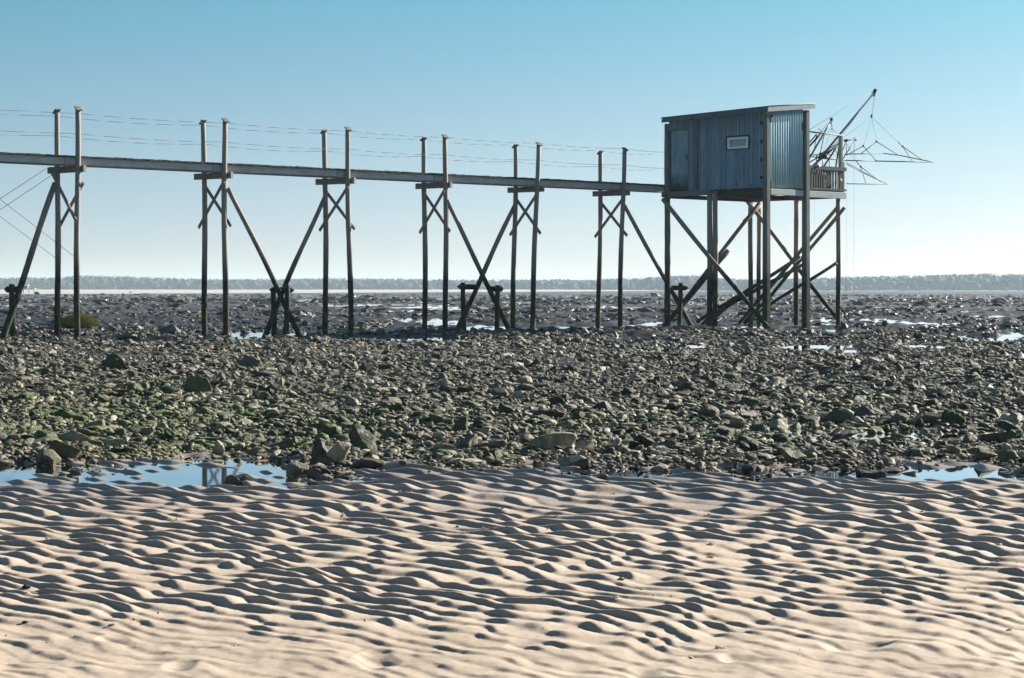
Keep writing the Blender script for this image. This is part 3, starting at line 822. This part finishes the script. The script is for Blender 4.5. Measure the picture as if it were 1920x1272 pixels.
# window
win = lmesh('window', *boxes([(-.055, .02, wy0, wy1, wz0, wz0+.035), (-.055, .02, wy0, wy1, wz1-.06, wz1), (-.055, .02, wy0, wy0+.05, wz0+.036, wz1-.061), (-.055, .02, wy1-.075, wy1, wz0+.036, wz1-.061)]), M['darkframe'])
a0, a1, b0, b1 = wy0+.052, wy1-.077, wz0+.038, wz1-.063
lmesh('frame', *boxes([(-.062, .015, a0-.01, a1+.01, b0-.01, b0+.05), (-.062, .015, a0-.01, a1+.01, b1-.045, b1+.01), (-.062, .015, a0-.01, a0+.055, b0+.051, b1-.046), (-.062, .015, a1-.065, a1+.01, b0+.051, b1-.046)]), M['white'], parent=win)
lmesh('pane', *box(-.012, -.004, a0+.05, a1-.06, b0+.045, b1-.04), M['pane'], parent=win)
# vertical board beside the door
ya, yb = s_of(1310), s_of(1303)
lmesh('batten', *box(-.075, -.022, ya, yb, .02, 6.385-.15-.017*3-FZ-.03), M['fascia_dark'])
# corrugated side
def corr(t0, t1, z0, z1f, pitch, amp_, plane, off, nseg=8, thick=.006):
    """sheet with waves along t0..t1"""
    n_ = int((t1-t0)/pitch*nseg)+1; V = []
    tt = np.linspace(t0, t1, n_)
    for side in (0, 1):
        for t_ in tt:
            d = amp_*math.sin(2*math.pi*(t_-t0)/pitch)+off+(thick if side else 0)
            V += [plane(t_, d, 0), plane(t_, d, 1)]
    Fc = []
    for side in (0, 1):
        for i in range(n_-1):
            s = side*2*n_+2*i
            Fc.append((s, s+2, s+3, s+1) if side == 0 else (s, s+1, s+3, s+2))
    for i in range(n_-1):
        s, u = 2*i, 2*n_+2*i
        Fc.append((s, u, u+2, s+2)); Fc.append((s+1, s+3, u+3, u+1))
    Fc.append((0, 1, 2*n_+1, 2*n_)); e = 2*n_-2; Fc.append((e, e+2*n_, e+2*n_+1, e+1))
    return V, Fc
tA, tB = t_of(1441), t_of(1504)
pl_ = lambda t_, d, k: (t_, d, 0 if k == 0 else rz_(t_, 0)-FZ+.09)
V, Fc = corr(tA, tB, 0, 0, (tB-tA)/14.0, .0115, pl_, -.03)
lmesh('corrugated_wall', V, Fc, M['corr'], smooth=True)
lmesh('side_trim', *boxes([(.075, tA-.005, -.05, .0, .02, 1.9)]), M['fascia'])
lmesh('side_lining', *box(tA, tB+.03, .03, .06, 0, 2.08), M['darkframe'])
# back walls
lmesh('back_wall', *boxes([(T_-.04, T_, .07, 3.85, 0, 2.2), (.06, T_-.045, 3.80, 3.85, 0, 2.06)]), M['wall'], tint=[.5]*16)
lmesh('floor', *box(.03, T_-.01, .03, 3.86, -.035, -.003), M['deckwood'])
# roof: waves run along t, seen as a wavy edge on the walkway side
def rpl(s, d, k):
    t_ = -.10 if k == 0 else T_+.34
    return (t_, s, rz_(t_, s)-FZ+.155+d)
V, Fc = corr(-.13, W_+.16, 0, 0, .105, .014, rpl, .012)
rf = lmesh('roof', V, Fc, M['roof'], smooth=True)
# fascias
def slab(p0, p1, h, th, nrm):
    """board between p0 and p1 (top edge), hanging down h, thickness th towards nrm (all local)"""
    p0, p1, nrm = Vector(p0), Vector(p1), Vector(nrm)
    V = [p0, p1, p1-Vector((0, 0, h)), p0-Vector((0, 0, h))]; V += [v+nrm*th for v in V]
    return [tuple(v) for v in V], [(0, 1, 2, 3), (7, 6, 5, 4), (0, 4, 5, 1), (1, 5, 6, 2), (2, 6, 7, 3), (3, 7, 4, 0)]
def rt(t_, s): return (t_, s, rz_(t_, s)-FZ+.15)
V, Fc = slab(rt(-.095, -.11), rt(-.095, W_+.13), .125, .035, (1, 0, 0)); lmesh('fascia', V, Fc, M['fascia_dark'], parent=rf)
V, Fc = slab(rt(-.095, -.115), rt(T_+.32, -.115), .13, .035, (0, -1, 0)); lmesh('fascia', V, Fc, M['fascia'], parent=rf)
V, Fc = slab(rt(T_+.30, -.11), rt(T_+.30, W_+.13), .12, .035, (-1, 0, 0)); lmesh('fascia', V, Fc, M['fascia'], parent=rf)
# pegs on the corner post
for py in (231, 266, 300, 333):
    z = zpx(py, 59.2); lmesh('bracket', *box(-.05, -.02, .13, .19, z-.05, z+.05), M['iron'])
for (tt, zz) in ((.12, 1.98), (.14, .08)):
    lmesh('bracket', *box(tt-.03, tt+.05, -.09, -.055, zz-.1, zz+.08), M['iron'])
lmesh('bracket', *box(T_-.15, T_-.06, -.09, -.055, 1.68, 1.92), M['iron'])

# ---- platform: stilts, beams, braces, deck and railing
plat = empty('stilt_platform', hp(0, 0, .15), 'tall timber stilt platform with crossed log braces and a railed deck, carrying the blue hut', 'stilt platform')
def stilt(px, t_, s, ztop, r=.075, mat='pile', bpx=None, square=False):
    A = hp(t_, s, 0); g0 = float(H(A.x, A.y)); A.z = g0-.4
    B = hp(t_, s, ztop)
    if square:
        return bar('stilt', A, B, rect(r*2, r*2, .02), M[mat], plat, side=DV, seg=6, taper=(1.12, .95))
    return log('stilt', A, B, r*1.12, plat, M[mat], r2=r, wob=.012)
tc = t_of(1430, 0)
stilt(0, .0, .0, rz_(0, 0)-.01, .085, 'post', square=True)
stilt(0, t_of(1509.5), -.03, rz_(T_, 0)-.01, .088, 'post', square=True)
stilt(0, .0, s_of(1251), rz_(0, W_)-.03, .082, 'post')
stilt(0, .0, s_of(1332)+.03, 3.97, .078); stilt(0, .06, s_of(1332)-.13, 4.05, .072)
t72 = t_of(1574); stilt(0, t72, .05, 3.93, .066)
stilt(0, 3.75, 3.89, 3.93, .07); stilt(0, 4.05, 3.80, 3.93, .066)
stilt(0, 4.05, 2.3, 3.93, .072)
stilt(0, 1.7, 3.89, 3.93, .066) if False else None
# mast posts on the deck
tm = t_of(1579); 
bar('mast_post', hp(tm, .06, 4.0), hp(tm, .06, 5.76), rect(.10, .10), M['post'], plat, side=DV)
bar('mast_post', hp(tm+.13, .10, 4.0), hp(tm+.13, .10, 4.98), rect(.11, .10), M['crossbeam'], plat, side=DV)
# beams
bar('beam', hp(-.06, s_of(1336), 4.035), hp(-.06, 4.02, 4.035), rect(.155, .08), M['post'], plat, side=(0, 0, 1))
bar('beam', hp(.22, .10, 4.0), hp(.22, s_of(1338), 4.0), rect(.16, .09), M['deckwood'], plat, side=(0, 0, 1))
bar('beam', hp(-.12, 3.80, 3.975), hp(4.1, 3.80, 3.975), rect(.12, .09), M['deckwood'], plat, side=(0, 0, 1))
bar('beam', hp(.12, -.03, 3.99), hp(T_-.12, -.03, 3.99), rect(.175, .08), M['fascia'], plat, side=(0, 0, 1))
bar('beam', hp(.3, 2.2, 3.975), hp(4.2, 2.2, 3.975), rect(.12, .09), M['deckwood'], plat, side=(0, 0, 1))
bar('beam', hp(T_+.05, -.04, 3.975), hp(t_of(1583), -.04, 3.975), rect(.185, .07), M['fascia'], plat, side=(0, 0, 1))
bar('beam', hp(t_of(1583)-.1, 0, 3.975), hp(t_of(1583)-.1, 3.8, 3.975), rect(.15, .07), M['log'], plat, side=(0, 0, 1))
bar('beam', hp(4.05, .2, 3.975), hp(4.05, 3.7, 3.975), rect(.13, .07), M['log'], plat, side=(0, 0, 1)) if False else None
# deck boards of the platform
tE = t_of(1585)
V = []; Fc = []; s_ = 0.0; rd = random.Random(9)
def wbox(t0, t1, s0, s1, z0, z1, V, Fc, base=plat.location):
    s = len(V)
    for (a, b, c) in ((t0, s0, z0), (t1, s0, z0), (t1, s1, z0), (t0, s1, z0), (t0, s0, z1), (t1, s0, z1), (t1, s1, z1), (t0, s1, z1)):
        V.append(tuple(hp(a, b, c)-base))
    Fc += [(s, s+3, s+2, s+1), (s+4, s+5, s+6, s+7), (s, s+1, s+5, s+4), (s+1, s+2, s+6, s+5), (s+2, s+3, s+7, s+6), (s+3, s, s+4, s+7)]
t_ = T_+.03
while t_ < tE-.05:
    wbox(t_, t_+.13, 0, 3.9, 4.075, 4.105, V, Fc); t_ += .14
wbox(-.05, T_, -.02, 3.95, 4.052, 4.08, V, Fc) if False else None
link('deck', mesh('deck', V, Fc, M['deckwood']), plat)
# railing on the near side, the seaward end and the far side
def rail(n0, n1, fixed, along, nm='railing'):
    V = []; Fc = []
    L = n1-n0
    def wb(a0, a1, d0, d1, z0, z1):
        if along == 't': wbox(a0, a1, fixed+d0, fixed+d1, z0, z1, V, Fc)
        else: wbox(fixed+d0, fixed+d1, a0, a1, z0, z1, V, Fc)
    wb(n0, n1, -.03, .0, 4.70, 4.81); wb(n0, n1, -.03, .0, 4.11, 4.165)
    k = n0+.03
    while k < n1-.04:
        w = rd.uniform(.045, .07)
        wb(k, k+w, .004, .024, 4.12, 4.74+rd.uniform(-.02, .01)); k += w+rd.uniform(.04, .06)
    return link(nm, mesh(nm, V, Fc, M['railwood']), plat)
rail(T_+.06, tE, -.02, 't'); rail(.02, 3.85, tE, 's'); rail(T_+.06, tE, 3.88, 't')
# log braces (ends given as seen, at the distance of the stilts they join)
def B_(name, p0, d0, p1, d1, r=.06, r2=None, mat=None):
    A = at(p0[0], p0[1], d0); B = at(p1[0], p1[1], d1)
    return log(name, B, A, r, plat, mat or M['log'], r2=r2, wob=.02)
dC = 59.1; dL = 61.9; dF = 64.6; d72 = C0.y+DV.y*t72
B_('brace', (1243, 374), dL-.25, (1441, 616), dC-.25, .066)
B_('brace', (1428, 383), dF, (1395, 415), 64.1, .05); 
B_('brace', (1422, 384), 63.6, (1252, 604), dL+.15, .062, .06)
B_('brace', (1366, 470), 62.6, (1244, 612), dL+.45, .075)
B_('brace', (1402, 379), dF-.2, (1579, 609), d72+.2, .062)
B_('brace', (1573, 386), d72+.15, (1386, 606), dF-.1, .055)
B_('brace', (1584, 389), d72-.15, (1415, 592), 62.5, .055)
B_('brace', (1500, 482), 61.5, (1306, 604), 61.2, .055)
B_('brace', (1506, 496), 60.9, (1330, 594), 60.7, .058)
B_('brace', (1569, 493), d72-.1, (1418, 588), 63.8, .05)
# rubble of old props at the feet
B_('brace', (1574, 574), 61.2, (1594, 606), 60.6, .022); B_('brace', (1579, 577), 61.2, (1590, 604), 60.3, .018); B_('brace', (1429, 600), 59.3, (1441, 614), 58.9, .022)
B_('brace', (1360, 578), 60.6, (1318, 608), 60.2, .07); B_('brace', (1432, 570), 60, (1396, 606), 59.6, .06)

# ---- net gear
gear = empty('net_hoist', hp(3.35, 1.9, 4.11), 'net hoist on the hut deck, its long boom tilted up over the sea end', 'net hoist')
tip = at(1641, 172, 65.5); foot = hp(3.35, 1.9, 4.11)
log('boom', foot, tip, .045, gear, M['steel'], r2=.028, wob=.0)
bar('boom_head', at(1641.5, 168, 65.5), at(1637, 180, 65.45), rect(.10, .08), M['iron'], gear)
tubes('stay', [([tip+Vector((-.06, 0, .03)), at(1514, 246, 61)], .006), ([tip+Vector((-.06, 0, 0)), at(1577, 256, 62.4), at(1552, 292, 62.8)], .006), ([tip, at(1581, 250, 62.8)], .005)], M['rope'], gear, 4)
tubes('prop', [([at(1573, 270, 62.9), at(1523, 312, 63)], .028), ([at(1574, 268, 62.9), at(1545, 312, 62.7)], .028), ([at(1574, 270, 62.9), at(1567, 314, 63)], .024), ([at(1571, 268, 63.1), at(1540, 290, 63)], .014), ([at(1573, 272, 62.8), at(1516, 306, 62.6)], .018)], M['iron'], gear, 6)
o = bar('winch', at(1536, 291.5, 62.9), at(1550, 293, 62.9), circ(.085, 12), M['iron'], gear, smooth=True)
tubes('winch_frame', [([at(1532, 314, 62.9), at(1531, 294, 62.9), at(1553, 296, 62.9)], .016), ([at(1543, 314, 62.9), at(1542, 298, 62.9)], .014), ([at(1555, 314, 62.7), at(1555, 297, 62.9)], .012)], M['steel'], gear, 6)
tubes('cross_pole', [([hp(T_-.02, -.02, 5.79), hp(tm-.02, -.02, 5.75)], .022)], M['rod'], gear, 7)
# second, smaller boom
h2 = empty('small_net_hoist', hp(2.2, .9, 4.11), 'smaller boom just right of the hut, a knob and pulley at its top', 'net hoist')
log('boom', at(1509, 312, 61.8), at(1557, 229, 62.5), .032, h2, M['steel'], r2=.022, wob=0)
bar('boom_head', at(1559, 221.5, 62.5), at(1559, 227, 62.5), circ(.045, 10), M['iron'], h2)
tubes('prop', [([at(1551, 234, 62.4), at(1514, 278, 62)], .016), ([at(1531, 252, 62.2), at(1512, 274, 62.0)], .02), ([at(1546, 250, 62.2), at(1538, 288, 62.4)], .012), ([at(1543, 248, 62.2), at(1512, 281, 62)], .022), ([at(1534, 241, 62.3), at(1541, 248, 62.3)], .01)], M['iron'], h2, 6)
tubes('rope', [([at(1559, 227, 62.5), at(1560, 239, 62.5)], .014), ([at(1560, 240, 62.5), at(1540, 262, 62.5)], .005), ([at(1560, 240, 62.5), at(1571, 254, 62.5), at(1578, 259, 62.5)], .005), ([at(1560, 240, 62.5), at(1543, 288, 62.5)], .004), ([at(1560, 240, 62.5), at(1566, 272, 62.5)], .004), ([at(1531, 252, 62.2), at(1527, 280, 62.2)], .012)], M['rope'], h2, 4)
# side arm right of the mast
tubes('side_arm', [([at(1582, 264, 62.3), at(1605, 261.5, 62.6)], .016), ([at(1604, 262, 62.6), at(1579, 300, 62)], .016), ([at(1587, 265, 62.3), at(1580, 282, 62.2)], .014)], M['rod'], gear, 6)
bar('pulley', at(1583, 264.5, 62.3), at(1590, 263, 62.3), circ(.04, 10), M['rustred'], gear, smooth=True)
bar('pulley', at(1600, 261.5, 62.6), at(1606, 262.5, 62.6), circ(.035, 10), M['steel'], gear, smooth=True)
tubes('rope', [([at(1587, 266, 62.3), at(1587, 286, 62.3)], .009), ([at(1602, 266, 62.6), at(1601, 290, 62.6)], .009), ([at(1601, 290, 62.6), at(1601, 560, 62.6)], .0028), ([at(1588, 320, 62.3), at(1586, 560, 62.3)], .0022), ([at(1527, 372, 62.6), at(1526, 560, 62.6)], .002), ([at(1588, 270, 62.3), at(1598, 285, 62.6), at(1606, 296, 62.8)], .004)], M['rope'], gear, 4)
# big square lift net frame, hung from the boom
ln = empty('lift_net', at(1635, 222, 65.5), 'large square lift net frame of thin poles hanging out from the tall boom tip', 'net', 'lift nets')
Rr, Ff, Ll, Nn = at(1750, 304.5, 66.2), at(1656, 288, 66.9), at(1511, 291, 64.6), at(1534, 296.5, 63.8)
Mi = at(1640, 302.2, 65.2)
tubes('frame', [([Rr, Mi, at(1583, 301, 64.4), Nn], .017), ([Rr, at(1686, 291.5, 66.8), Ff, at(1583, 289.5, 65.6), Ll], .015), ([Nn, Ll], .015)], M['rod'], ln, 6)
hang = at(1634.5, 220, 65.5)
bar('hook', at(1634.5, 215, 65.5), at(1634, 221, 65.5), circ(.03, 8), M['iron'], ln)
tubes('bridle', [([tip, at(1636.5, 205, 65.5), hang], .006), ([hang, at(1684, 267, 66), at(1692.5, 275, 66)], .005), ([hang, at(1643, 262, 66.6), at(1643, 266, 66.6)], .004), ([hang, at(1621, 268, 65), at(1618, 274, 65)], .004), ([hang, at(1585, 256, 64.6), at(1560, 276, 64.4)], .004)], M['rope'], ln, 4)
n1, n2, n3 = at(1692.5, 275, 66), at(1643.5, 266, 66.6), at(1618.5, 274, 65)
tubes('corner_rod', [([n1, at(1729, 300, 66.5)], .013), ([n1, at(1711, 303, 66)], .012), ([n1, at(1683, 266, 66)], .012)], M['rod'], ln, 5)
tubes('corner_rod', [([n2, at(1615, 288, 66.3)], .013), ([n2, at(1686, 292, 66.8)], .013)], M['rod'], ln, 5)
tubes('corner_rod', [([n3, at(1587, 292, 65)], .012), ([n3, at(1643, 302, 65.3)], .011)], M['rod'], ln, 5)
tubes('corner_rod', [([at(1560, 276, 64.4), at(1530, 293, 64)], .012), ([at(1560, 276, 64.4), at(1578, 298, 64.4)], .011)], M['rod'], ln, 5)
for q_ in (n1, n2, n3): bar('knot', q_-Vector((0, 0, .03)), q_+Vector((0, 0, .03)), circ(.03, 8), M['iron'], ln)
# small lift net below
l2 = empty('lift_net', at(1605, 296, 63), 'smaller low lift net frame with a pointed corner right of the deck railing', 'net', 'lift nets')
Rs = at(1664, 346, 63.4)
tubes('frame', [([Rs, at(1587, 345, 62.6)], .014), ([Rs, at(1609, 320, 63.6), at(1587, 308, 63)], .012), ([at(1652, 341, 63.5), at(1587, 305, 63.2)], .009)], M['rod'], l2, 5)
nn = at(1614, 313, 63.2)
tubes('corner_rod', [([nn, at(1645, 337, 63.4)], .012), ([nn, at(1623, 343, 63)], .010), ([nn, at(1605, 302, 63.1)], .013)], M['rod'], l2, 5)
tubes('bridle', [([at(1605, 302, 63.1), at(1596, 290, 63), at(1588, 270, 62.8)], .004)], M['rope'], l2, 4)
bar('knot', nn-Vector((0, 0, .03)), nn+Vector((0, 0, .03)), circ(.028, 8), M['iron'], l2)
# rag and folded net on the railing
rg = put = None
V, Fc = rock(3, 77, .8, 4, .2)
n_ = len(V)
o = link('rag', np_mesh('rag', V*np.array([.045, .03, .09]), Fc, M['cloth']), loc=hp(t_of(1574), -.06, 4.42)); tag(o, 'small white rag tied to the slats near the right end of the deck railing', 'rag')
V, Fc = rock(3, 78, .8, 3, .25)
o = link('folded_net', np_mesh('folded_net', V*np.array([.92, .35, .40]), Fc, M['tarp']), loc=hp(2.62, .42, 4.42)); o.rotation_euler.z = HZ
tag(o, 'dark folded net heaped on the deck behind the railing slats', 'net')
V, Fc = rock(3, 79, .8, 3, .2)
o = link('buoy', np_mesh('buoy', V*np.array([.085, .06, .06]), Fc, plain('grey_blue_float', (.22, .25, .30), .6)), loc=hp(t_of(1533), -.05, 4.81)); o.rotation_euler.z = HZ
tag(o, 'grey float lashed to the top rail of the deck near the hut', 'float')

# ------------------------------------------------------------------ weed mound
D = 59.0; c = at(146, 613, D); g0 = float(H(c.x, c.y))
root = empty('seaweed_mound', (c.x, D, g0+.07), 'straw coloured mound of seaweed behind the piles of the leftmost trestle', 'seaweed')
V, Fc = rock(3, 91, .8, 3, .15); V = V*np.array([.50, .4, .22])
link('mound', np_mesh('mound', V, Fc, M['weed'], {'tint': np.full(len(V), .02)}), root)
nb = 5200; a = rng.uniform(0, 6.28, nb); rr = np.sqrt(rng.random(nb)); bx_ = np.cos(a)*rr*.50; by_ = np.sin(a)*rr*.4
bz = .24*np.sqrt(np.clip(1-rr**2, 0, 1))*(1+.25*noise(bx_*5, by_*5, 3)); L = rng.uniform(.07, .17, nb); dx = bx_*.22+rng.normal(0, .03, nb); dyy = by_*.1-.02
A = np.stack([bx_-.010, by_, bz-.02], 1); B = np.stack([bx_+.010, by_, bz-.02], 1); Cc = np.stack([bx_+dx, by_+dyy, bz+L*.75-.03*rr], 1)
V = np.stack([A, B, Cc], 1).reshape(-1, 3)
link('blades', np_mesh('blades', V, np.arange(nb*3).reshape(-1, 3), M['weed'], {'tint': np.repeat(np.clip(rng.normal(.55, .25, nb), 0, 1), 3)}, smooth=False), root)

# ------------------------------------------------------------------ far shore
def prof_y(px):
    return np.interp(px, [-500, 0, 60, 110, 140, 200, 260, 330, 420, 520, 600, 760, 900, 960, 1100, 1200, 1240, 1275, 1310, 1345, 1400, 1500, 1560, 1640, 1750, 1840, 1920, 2400],
                     [521, 520.5, 519.5, 520.5, 516.5, 517.5, 519, 521.5, 523.5, 523, 521.5, 522.5, 524.5, 523.5, 524, 521.5, 518.5, 517, 515.5, 520.5, 523.5, 522, 519.5, 517.5, 515.5, 512.5, 513.5, 516])
VV = []; FFc = []; base_n = 0
iv, ifc = ico(1)
nT = 5200
X_ = rng.uniform(-.33, .33, nT); D_f = rng.uniform(1480, 1640, nT)
pxs = CX+X_*F; hmax = (HOR-prof_y(pxs)+1.0*noise(pxs*.03, pxs*0+.3, 81)+.5*noise(pxs*.13, pxs*0+.7, 82))/F*D_f+EYE
lev = rng.random(nT)**.6
r0 = rng.uniform(1.6, 3.4, nT); zc = np.maximum(1.0, (hmax-r0)*lev)
P = np.stack([X_*D_f, D_f, zc], 1)
jit = 1+.07*rng.normal(size=(nT, len(iv)))
W = iv[None]*(r0[:, None, None])*np.array([1.25, 1, .95])*np.clip(jit, .5, 1.6)[..., None]+P[:, None]
V = W.reshape(-1, 3); FF = (ifc[None]+(np.arange(nT)*len(iv))[:, None, None]).reshape(-1, 3)
# twiggy edge: small random leaves/twigs above the crowns
nL = 15000; X2 = rng.uniform(-.33, .33, nL); D2_ = rng.uniform(1470, 1600, nL); px2 = CX+X2*F
h2_ = (HOR-prof_y(px2)+1.0*noise(px2*.03, px2*0+.3, 81)+.5*noise(px2*.13, px2*0+.7, 82))/F*D2_+EYE
z2 = h2_-rng.random(nL)**1.3*4-.2
cc = np.stack([X2*D2_, D2_, z2], 1)
tri = cc[:, None, :]+rng.normal(0, .34, (nL, 3, 3))*np.array([1, 1, 1.3])
V = np.concatenate([V, tri.reshape(-1, 3)]); FF = np.concatenate([FF, nT*len(iv)+np.arange(nL*3).reshape(-1, 3)])
tag(link('woodland', np_mesh('woodland', V, FF, M['wood_far'], smooth=False)), 'long low wood along the far shore, fading into haze', 'woodland', kind='stuff')
# a far fishing hut on the left beach
Dh = 520.; r0_ = at(47, 549, Dh); far = empty('distant_fishing_hut', (r0_.x, Dh, .15), 'tiny white roofed fishing hut on stilts on the far beach, beside the left stake', 'hut')
def fb(nm, x0, x1, y0, y1, z0, z1, mt):
    V, Fc = box(x0, x1, y0, y1, z0, z1); link(nm, mesh(nm, V, Fc, mt), far)
fb('cabin', -.7, .7, -.6, .6, 1.3, 2.0, M['fascia_dark']); fb('roof', -.8, .9, -.7, .7, 2.002, 2.14, M['white']); fb('platform', -1.6, 2.6, -1, 1, 1.15, 1.298, M['fascia'])
for xx in (-1.45, -.2, 1.1, 2.4): fb('leg', xx-.05, xx+.05, -.9, -.8, -.3, 1.148, M['pile'])
V, Fc = rock(3, 93, .6, 6); 
o = link('boulder', np_mesh('boulder', V*.55, Fc, M['farstone'], {'tint': np.full(len(V), .2), 'green': np.zeros(len(V))}), loc=at(245, 548.5, 640)); tag(o, 'tiny dark boulder out on the pale far beach', 'boulder')
lg = bar('driftwood_log', at(266, 551.2, 500), at(280, 551.6, 499), circ(.14, 8), M['deckwood'], None, smooth=True); tag(lg, 'dark driftwood log lying at the edge of the far beach', 'log')

# ------------------------------------------------------------------ air
hz = bpy.data.materials.new('haze_air'); hz.use_nodes = True; nt = hz.node_tree; nt.nodes.clear()
om = nt.nodes.new('ShaderNodeOutputMaterial'); pv = nt.nodes.new('ShaderNodeVolumePrincipled')
pv.inputs['Color'].default_value = (.66, .86, 1.0, 1); pv.inputs['Density'].default_value = .00019; pv.inputs['Anisotropy'].default_value = .1
nt.links.new(pv.outputs[0], om.inputs['Volume'])
V, Fc = box(-9500, 9500, -3500, 9500, -2.0, 19)
ho = link('haze', mesh('haze', V, Fc, hz)); tag(ho, kind='stuff', label='thin bluish sea haze over the whole flat', cat='haze')

# ------------------------------------------------------------------ light
w = bpy.data.worlds.new('World'); SC.world = w; w.use_nodes = True; nt = w.node_tree
bg = nt.nodes['Background']; sky = nt.nodes.new('ShaderNodeTexSky'); sky.sky_type = 'NISHITA'; sky.sun_disc = False
sky.sun_elevation = EL; sky.sun_rotation = AZ; sky.altitude = 0; sky.air_density = 1.0; sky.dust_density = 1.0; sky.ozone_density = 1.0
tc = nt.nodes.new('ShaderNodeTexCoord'); mp = nt.nodes.new('ShaderNodeMapping'); mp.inputs['Scale'].default_value = (1, 1, 1.8); mp.inputs['Location'].default_value = (0, 0, .06)
nt.links.new(tc.outputs['Generated'], mp.inputs[0]); nv = nt.nodes.new('ShaderNodeVectorMath'); nv.operation = 'NORMALIZE'
nt.links.new(mp.outputs[0], nv.inputs[0]); nt.links.new(nv.outputs[0], sky.inputs[0])
mx = nt.nodes.new('ShaderNodeMix'); mx.data_type = 'RGBA'; mx.blend_type = 'MULTIPLY'; mx.inputs[0].default_value = 1; sx = nt.nodes.new('ShaderNodeSeparateXYZ'); nt.links.new(tc.outputs['Generated'], sx.inputs[0])
cr = nt.nodes.new('ShaderNodeValToRGB'); cr.color_ramp.elements.new(.5); cr.color_ramp.elements.new(.9)
for e, (p_, c_) in zip(cr.color_ramp.elements, [(.01, (.94, .86, .91)), (.067, (.83, .90, .86)), (.135, (.57, .95, .92)), (.4, (.5, .84, .95))]):
    e.position = p_; e.color = (*c_, 1)
nt.links.new(sx.outputs[2], cr.inputs[0]); nt.links.new(cr.outputs[0], mx.inputs[7])
nt.links.new(sky.outputs[0], mx.inputs[6]); nt.links.new(mx.outputs[2], bg.inputs[0]); bg.inputs[1].default_value = .05
sl = bpy.data.lights.new('sun', 'SUN'); sl.energy = 5.0; sl.angle = R(.55); sl.color = (1, .93, .82)
so = bpy.data.objects.new('sun', sl); COL.objects.link(so)
sv = Vector((math.sin(AZ)*math.cos(EL), math.cos(AZ)*math.cos(EL), math.sin(EL)))
so.rotation_euler = sv.to_track_quat('Z', 'Y').to_euler()

cam = bpy.data.cameras.new('camera'); co = bpy.data.objects.new('camera', cam); COL.objects.link(co)
co.location = (0, 0, EYE); co.rotation_euler = (R(90), 0, 0)
cam.sensor_width = 36; cam.lens = 36*F/1920; cam.shift_y = -(636-HOR)/1920; cam.clip_end = 30000; cam.clip_start = .05
SC.camera = co
SC.view_settings.view_transform = 'Standard'; SC.view_settings.look = 'None'; SC.view_settings.exposure = 1.55; SC.view_settings.gamma = 1
SC.cycles.use_denoising = True
SC.cycles.max_bounces = 8; SC.cycles.transparent_max_bounces = 12; SC.cycles.volume_bounces = 1
